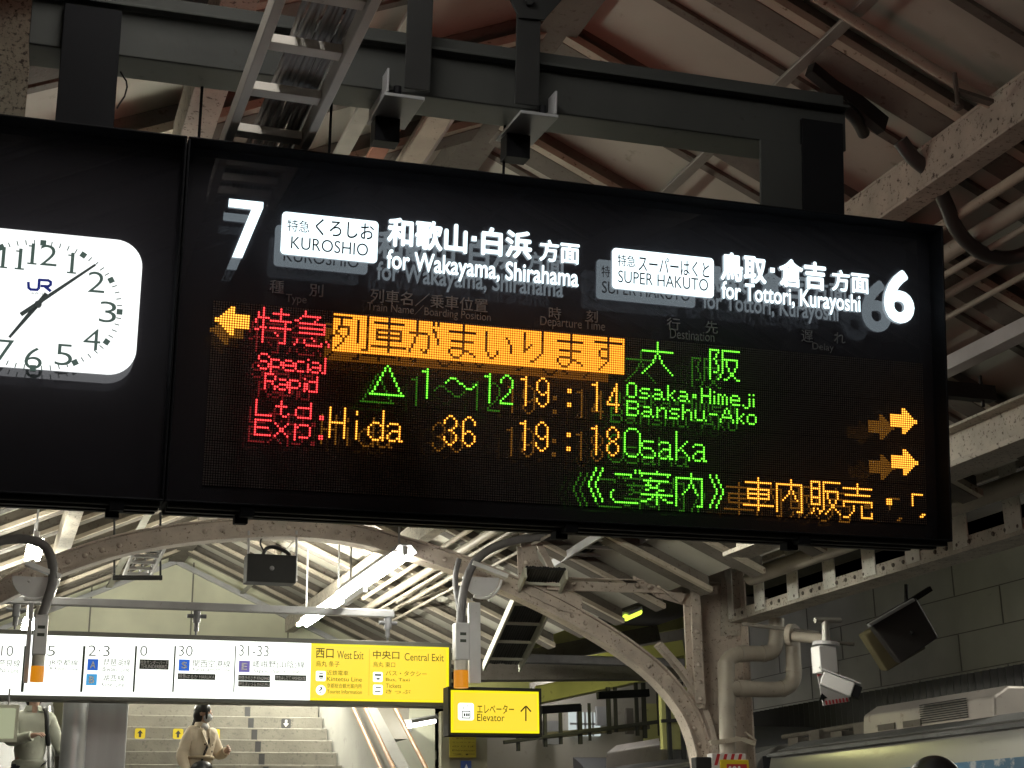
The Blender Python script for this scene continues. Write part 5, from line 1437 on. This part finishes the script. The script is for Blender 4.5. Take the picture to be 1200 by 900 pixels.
def figure(name_label, foot, H, yaw, coat, coat_m, leg_m, head_yaw=0., arms=None, hair='short', mask=False, hunch=0.):
    """standing person, H tall, facing yaw (0 = towards +x), all joints in body axes (fwd, left, up) scaled by H/1.7"""
    s = H / 1.7; foot = V3(foot)
    f = V3((math.cos(yaw), math.sin(yaw), 0)); l = V3((-math.sin(yaw), math.cos(yaw), 0))
    def B(a, b_, c): return foot + (f * a + l * b_ + V3((0, 0, 1)) * c) * s
    t = thing('person', name_label, 'person', foot)
    # the bare body: legs, trunk, neck, head, arms, hands as one surface
    pts = []; ed = []
    def pt(a, b_, c, r): pts.append((*B(a, b_, c), (r * s, r * s) if not hasattr(r, '__len__') else (r[0] * s, r[1] * s))); return len(pts) - 1
    pel = pt(0, 0, .90, (.13, .10)); wai = pt(.0, 0, 1.08, (.115, .085)); che = pt(.01, 0, 1.27, (.135, .10)); nb_ = pt(.0, 0, 1.40, (.06, .06)); nk = pt(.02, 0, 1.47, .048)
    ed += [(pel, wai), (wai, che), (che, nb_), (nb_, nk)]
    hd0 = pt(.03, 0, 1.55, (.068, .075)); hd1 = pt(.03, 0, 1.62, (.070, .080)); ed += [(nk, hd0), (hd0, hd1)]
    for sd in (1, -1):
        st_ = .10 * sd
        h = pt(0, .09 * sd, .86, .085); k = pt(.03 + st_ * .4, .10 * sd, .48, .058); an = pt(st_ * .8 - .02, .10 * sd, .09, .040); to = pt(.12 + st_ * .8, .11 * sd, .035, .034); ed += [(pel, h), (h, k), (k, an), (an, to)]
        sh = pt(0, .165 * sd, 1.37, .058); ed.append((che, sh)); A = arms[0 if sd > 0 else 1]
        el = pt(*A[0], .040); wr = pt(*A[1], .028); ed += [(sh, el), (el, wr)]
        dw = nz(V3(pts[wr][:3]) - V3(pts[el][:3])); cu_ = nz(f * .6 - l * sd * .8)
        hand_chain(pts, ed, wr, dw, cu_ - dw * (cu_ @ dw), .0095 * s)
    body = skin('body', SKINM, t, pts, ed, pel)
    # face
    hf = V3((math.cos(yaw + head_yaw), math.sin(yaw + head_yaw), 0)); hl = V3((-math.sin(yaw + head_yaw), math.cos(yaw + head_yaw), 0)); hc = B(.03, 0, 1.585)
    def HH(a, b_, c): return hc + (hf * a + hl * b_ + V3((0, 0, c))) * s
    def ell(mb, a, b_, c, rx, ry, rz, **k):
        tmp = MB(); lathe_ell(tmp, (0, 0, 0), rx * s, ry * s, rz * s, **k); o3 = HH(a, b_, c)
        return mb.add([o3 + hf * v[0] + hl * v[1] + V3((0, 0, 1)) * v[2] for v in tmp.v], tmp.f)
    h = MB(); ell(h, .0, 0, 0.012, .096, .078, .118, warp=lambda d: V3((d[0] * (1 if d[0] < 0 else (.92 if d[2] < -.4 else 1)), d[1] * (1 - .28 * max(0, -d[2])), d[2])))
    ell(h, .095, 0, -.012, .018, .013, .022); 
    for sd in (1, -1): ell(h, .0, .078 * sd, -.0, .022, .010, .032)
    h.build('head_skin', SKINM, t, smooth=True)
    e = MB()
    for sd in (1, -1): ell(e, .085, .032 * sd, .022, .008, .013, .006); 
    e.build('eyes', HAIRM, t, smooth=True)
    e = MB(); ell(e, .088, 0, -.055, .008, .022, .005); e.build('mouth', mat('lip_tone', (.42, .16, .14), .5, scale=3), t, smooth=True)
    # coat
    cp_ = []; ce = []
    def cpt(a, b_, c, r): cp_.append((*B(a, b_, c), (r * s, r * s) if not hasattr(r, '__len__') else (r[0] * s, r[1] * s))); return len(cp_) - 1
    hem = cpt(0, 0, coat, (.185, .145)); p1 = cpt(0, 0, (coat + 1.06) / 2, (.175, .135)); p2 = cpt(.0, 0, 1.06, (.145, .115)); p3 = cpt(.01, 0, 1.24, (.165, .125)); p4 = cpt(0, 0, 1.385, (.10, .085)); p5 = cpt(.008, 0, 1.435, (.066, .066))
    ce += [(hem, p1), (p1, p2), (p2, p3), (p3, p4), (p4, p5)]
    for sd in (1, -1):
        A = arms[0 if sd > 0 else 1]
        s0 = cpt(-.0, .165 * sd, 1.36, .078); s1 = cpt((A[0][0]) * .5, (.165 * sd + A[0][1]) / 2, (1.36 + A[0][2]) / 2, .068); el = cpt(*A[0], .060); wq = [A[0][i] + (A[1][i] - A[0][i]) * .93 for i in range(3)]; wr = cpt(*wq, .048)
        ce += [(p3, s0), (s0, s1), (s1, el), (el, wr)]
    co = skin('coat', coat_m, t, cp_, ce, p2)
    import mathutils
    for v in co.data.vertices:                                # creases: folds run down the body and ring the sleeves
        p = v.co; a = mathutils.noise.noise(mathutils.Vector((p.x * 16, p.y * 16, p.z * 6))) + .6 * mathutils.noise.noise(mathutils.Vector((p.x * 9, p.y * 9, p.z * 28)))
        v.co += v.normal * (a * .014 + .010) * s
    cuf = MB()
    for A in arms:
        e_, w_ = B(*A[0]), B(*A[1]); d_ = nz(w_ - e_); cuf.tube([e_ + (w_ - e_) * .86, e_ + (w_ - e_) * .97], [.052 * s, .050 * s], 14)
    for c_ in cuf_split(cuf): c_.build('cuff', coat_m, t, smooth=True)
    cl_ = MB(); n_ = 14
    ring = [(math.cos(q) * .075 + .008, math.sin(q) * .085) for q in np.linspace(.35, 2 * math.pi - .35, n_)]
    vs_ = [B(x_, y_, 1.415) for x_, y_ in ring] + [B(x_ * .92, y_ * .92, 1.485) for x_, y_ in ring] + [B(x_ * 1.2, y_ * 1.2, 1.43) for x_, y_ in ring]
    cl_.add(vs_, [(i, i + 1, n_ + i + 1, n_ + i) for i in range(n_ - 1)] + [(n_ + i, n_ + i + 1, 2 * n_ + i + 1, 2 * n_ + i) for i in range(n_ - 1)]); cl_.build('collar', coat_m, t, smooth=True)
    lp = []; le = []
    def lpt(a, b_, c, r): lp.append((*B(a, b_, c), (r * s, r * s))); return len(lp) - 1
    wv_ = lpt(0, 0, .93, .125)
    for sd in (1, -1):
        st_ = .10 * sd; a = lpt(0, .09 * sd, .84, .10); k = lpt(.03 + st_ * .4, .10 * sd, .48, .075); n_ = lpt(st_ * .8 - .02, .10 * sd, .10, .062); le += [(wv_, a), (a, k), (k, n_)]
    skin('trousers', leg_m, t, lp, le, wv_)
    hr = MB()
    ell(hr, -.012, 0, .03, .105, .090, .118, th1=math.pi * .56)
    ell(hr, -.04, 0, -.01, .078, .088, .115, th0=.4, th1=math.pi * .8)
    if hair == 'tied':
        for k in range(6): ell(hr, -.085 - .012 * k, 0, -.03 - .045 * k, .024 - .002 * k, .022 - .002 * k, .036)
        for sd in (1, -1): ell(hr, .062, .068 * sd, .0, .016, .010, .075)
    hr.build('hair', HAIRM, t, smooth=True)
    if mask:
        mk = MB(); ell(mk, .052, 0, -.045, .062, .066, .056); mk.build('face_mask', mat('white_mask', (.78, .80, .84), .6, scale=3), t, smooth=True)
    return t, B, HH, s
# the woman in the trench coat, on the stairs, looking to the right
def stair_z(y): return RISE * (math.floor((y - ST0) / RUN) + 1)
wy = 16.75; wp = P(233, 905, wy); wz = stair_z(wy); top = P(236, 825, wy)[2]
M_TRENCH = mat('beige_trench', (.58, .49, .37), .8, spot=(.50, .42, .31), amt=.3, scale=9)
wt, WB, WH, ws = figure('woman in a beige trench coat and white face mask coming down the stairs', (wp[0], wy, wz), top - wz, math.radians(-58), .42, M_TRENCH, mat('dark_trousers', (.03, .03, .035), .7, scale=5),
    head_yaw=math.radians(34), arms=(((.06, .25, 1.10), (.24, .20, 1.15)), ((-.04, -.24, 1.09), (.08, -.23, .86))), hair='tied', mask=True)
b = MB(); b.tube(smooth([WB(-.05, .12, 1.43), WB(.10, .07, 1.36), WB(.145, .0, 1.22), WB(.14, -.06, 1.08), WB(.14, -.10, .98)], 5), .012, 8); b.build('bag_strap', M_BCABLE, wt, smooth=True)
o = MB(); lathe_ell(o, WB(.17, -.10, .93), .12, .07, .09); bgo = o.build('handbag', mat('black_leather', (.02, .02, .022), .4, scale=8), None, smooth=True); tag(bgo, 'black handbag carried at the waist of the woman in the trench coat', 'handbag')
b = MB()                                                   # lapels and belt follow the coat
for sd in (1, -1): b.prism([WB(.085, .05 * sd, 1.42), WB(.135, .10 * sd, 1.36), WB(.165, .08 * sd, 1.28), WB(.165, .015 * sd, 1.18), WB(.12, .02 * sd, 1.36)], (nz(WB(1, 0, 0) - WB(0, 0, 0)) * .012))
b.build('lapels', M_TRENCH, wt, bevel=.004)
b = MB(); b.tube([WB(.158 * math.cos(q), .148 * math.sin(q), 1.07) for q in np.linspace(0, 2 * math.pi, 25)], .022, 8); b.build('belt', mat('belt_cloth', (.40, .32, .22), .8, scale=9), wt, smooth=True)
for sd in (1, -1):
    for z_ in (1.14, 1.22, 1.0): MB().dome(WB(.155, .055 * sd, z_), (nz(WB(1, 0, 0) - WB(0, 0, 0))), .012).build('button', mat('brown_button', (.10, .06, .04), .4, scale=3), wt)
b = MB(); lathe_ell(b, WB(.05, 0, 1.425), .055, .06, .05); b.build('scarf', mat('white_scarf', (.66, .66, .66), .8, scale=9), wt, smooth=True)
# the man at the left edge, riding the escalator down
my = 17.3; mp = P(33, 905, my); mtop = P(30, 803, my)[2]; mz = mtop - 1.74
M_SWEAT = mat('pale_sage_sweatshirt', (.42, .43, .36), .8, spot=(.36, .37, .30), amt=.3, scale=8)
mt_, MBp, MH, ms = figure('man in a pale sage jacket with a dark backpack strap at the left edge', (mp[0], my, mz), 1.74, math.radians(-80), .78, M_SWEAT, mat('navy_trousers', (.03, .032, .045), .7, scale=5),
    head_yaw=0, arms=(((.02, .30, 1.08), (.20, .40, .90)), ((.08, -.24, 1.10), (.26, -.04, 1.16))), hair='short')
b = MB()
b.tube(smooth([MBp(-.10, .11, 1.42), MBp(.02, .12, 1.455), MBp(.13, .12, 1.36), MBp(.15, .13, 1.22), MBp(.08, .17, 1.08)], 5), .026, 8); b.build('backpack_strap', M_DARK, mt_, smooth=True)
lathe_ell(MB(), MBp(0, 0, 0), .1, .1, .1)
# the head of someone close by at the lower right
hp = P(1097, 890, 3.75); hq = hp - V3((0, 0, 1.70))
figure('person close by with glossy black hair, only the crown showing at the lower right', (hq[0], 3.75, hp[2] - 1.70 - .02), 1.70, math.radians(80), .5, mat('dark_jacket', (.03, .03, .034), .7, scale=5), mat('navy_trousers', (.03, .032, .045), .7),
    arms=(((.02, .24, 1.08), (.10, .24, .86)), ((.02, -.24, 1.08), (.10, -.24, .86))))
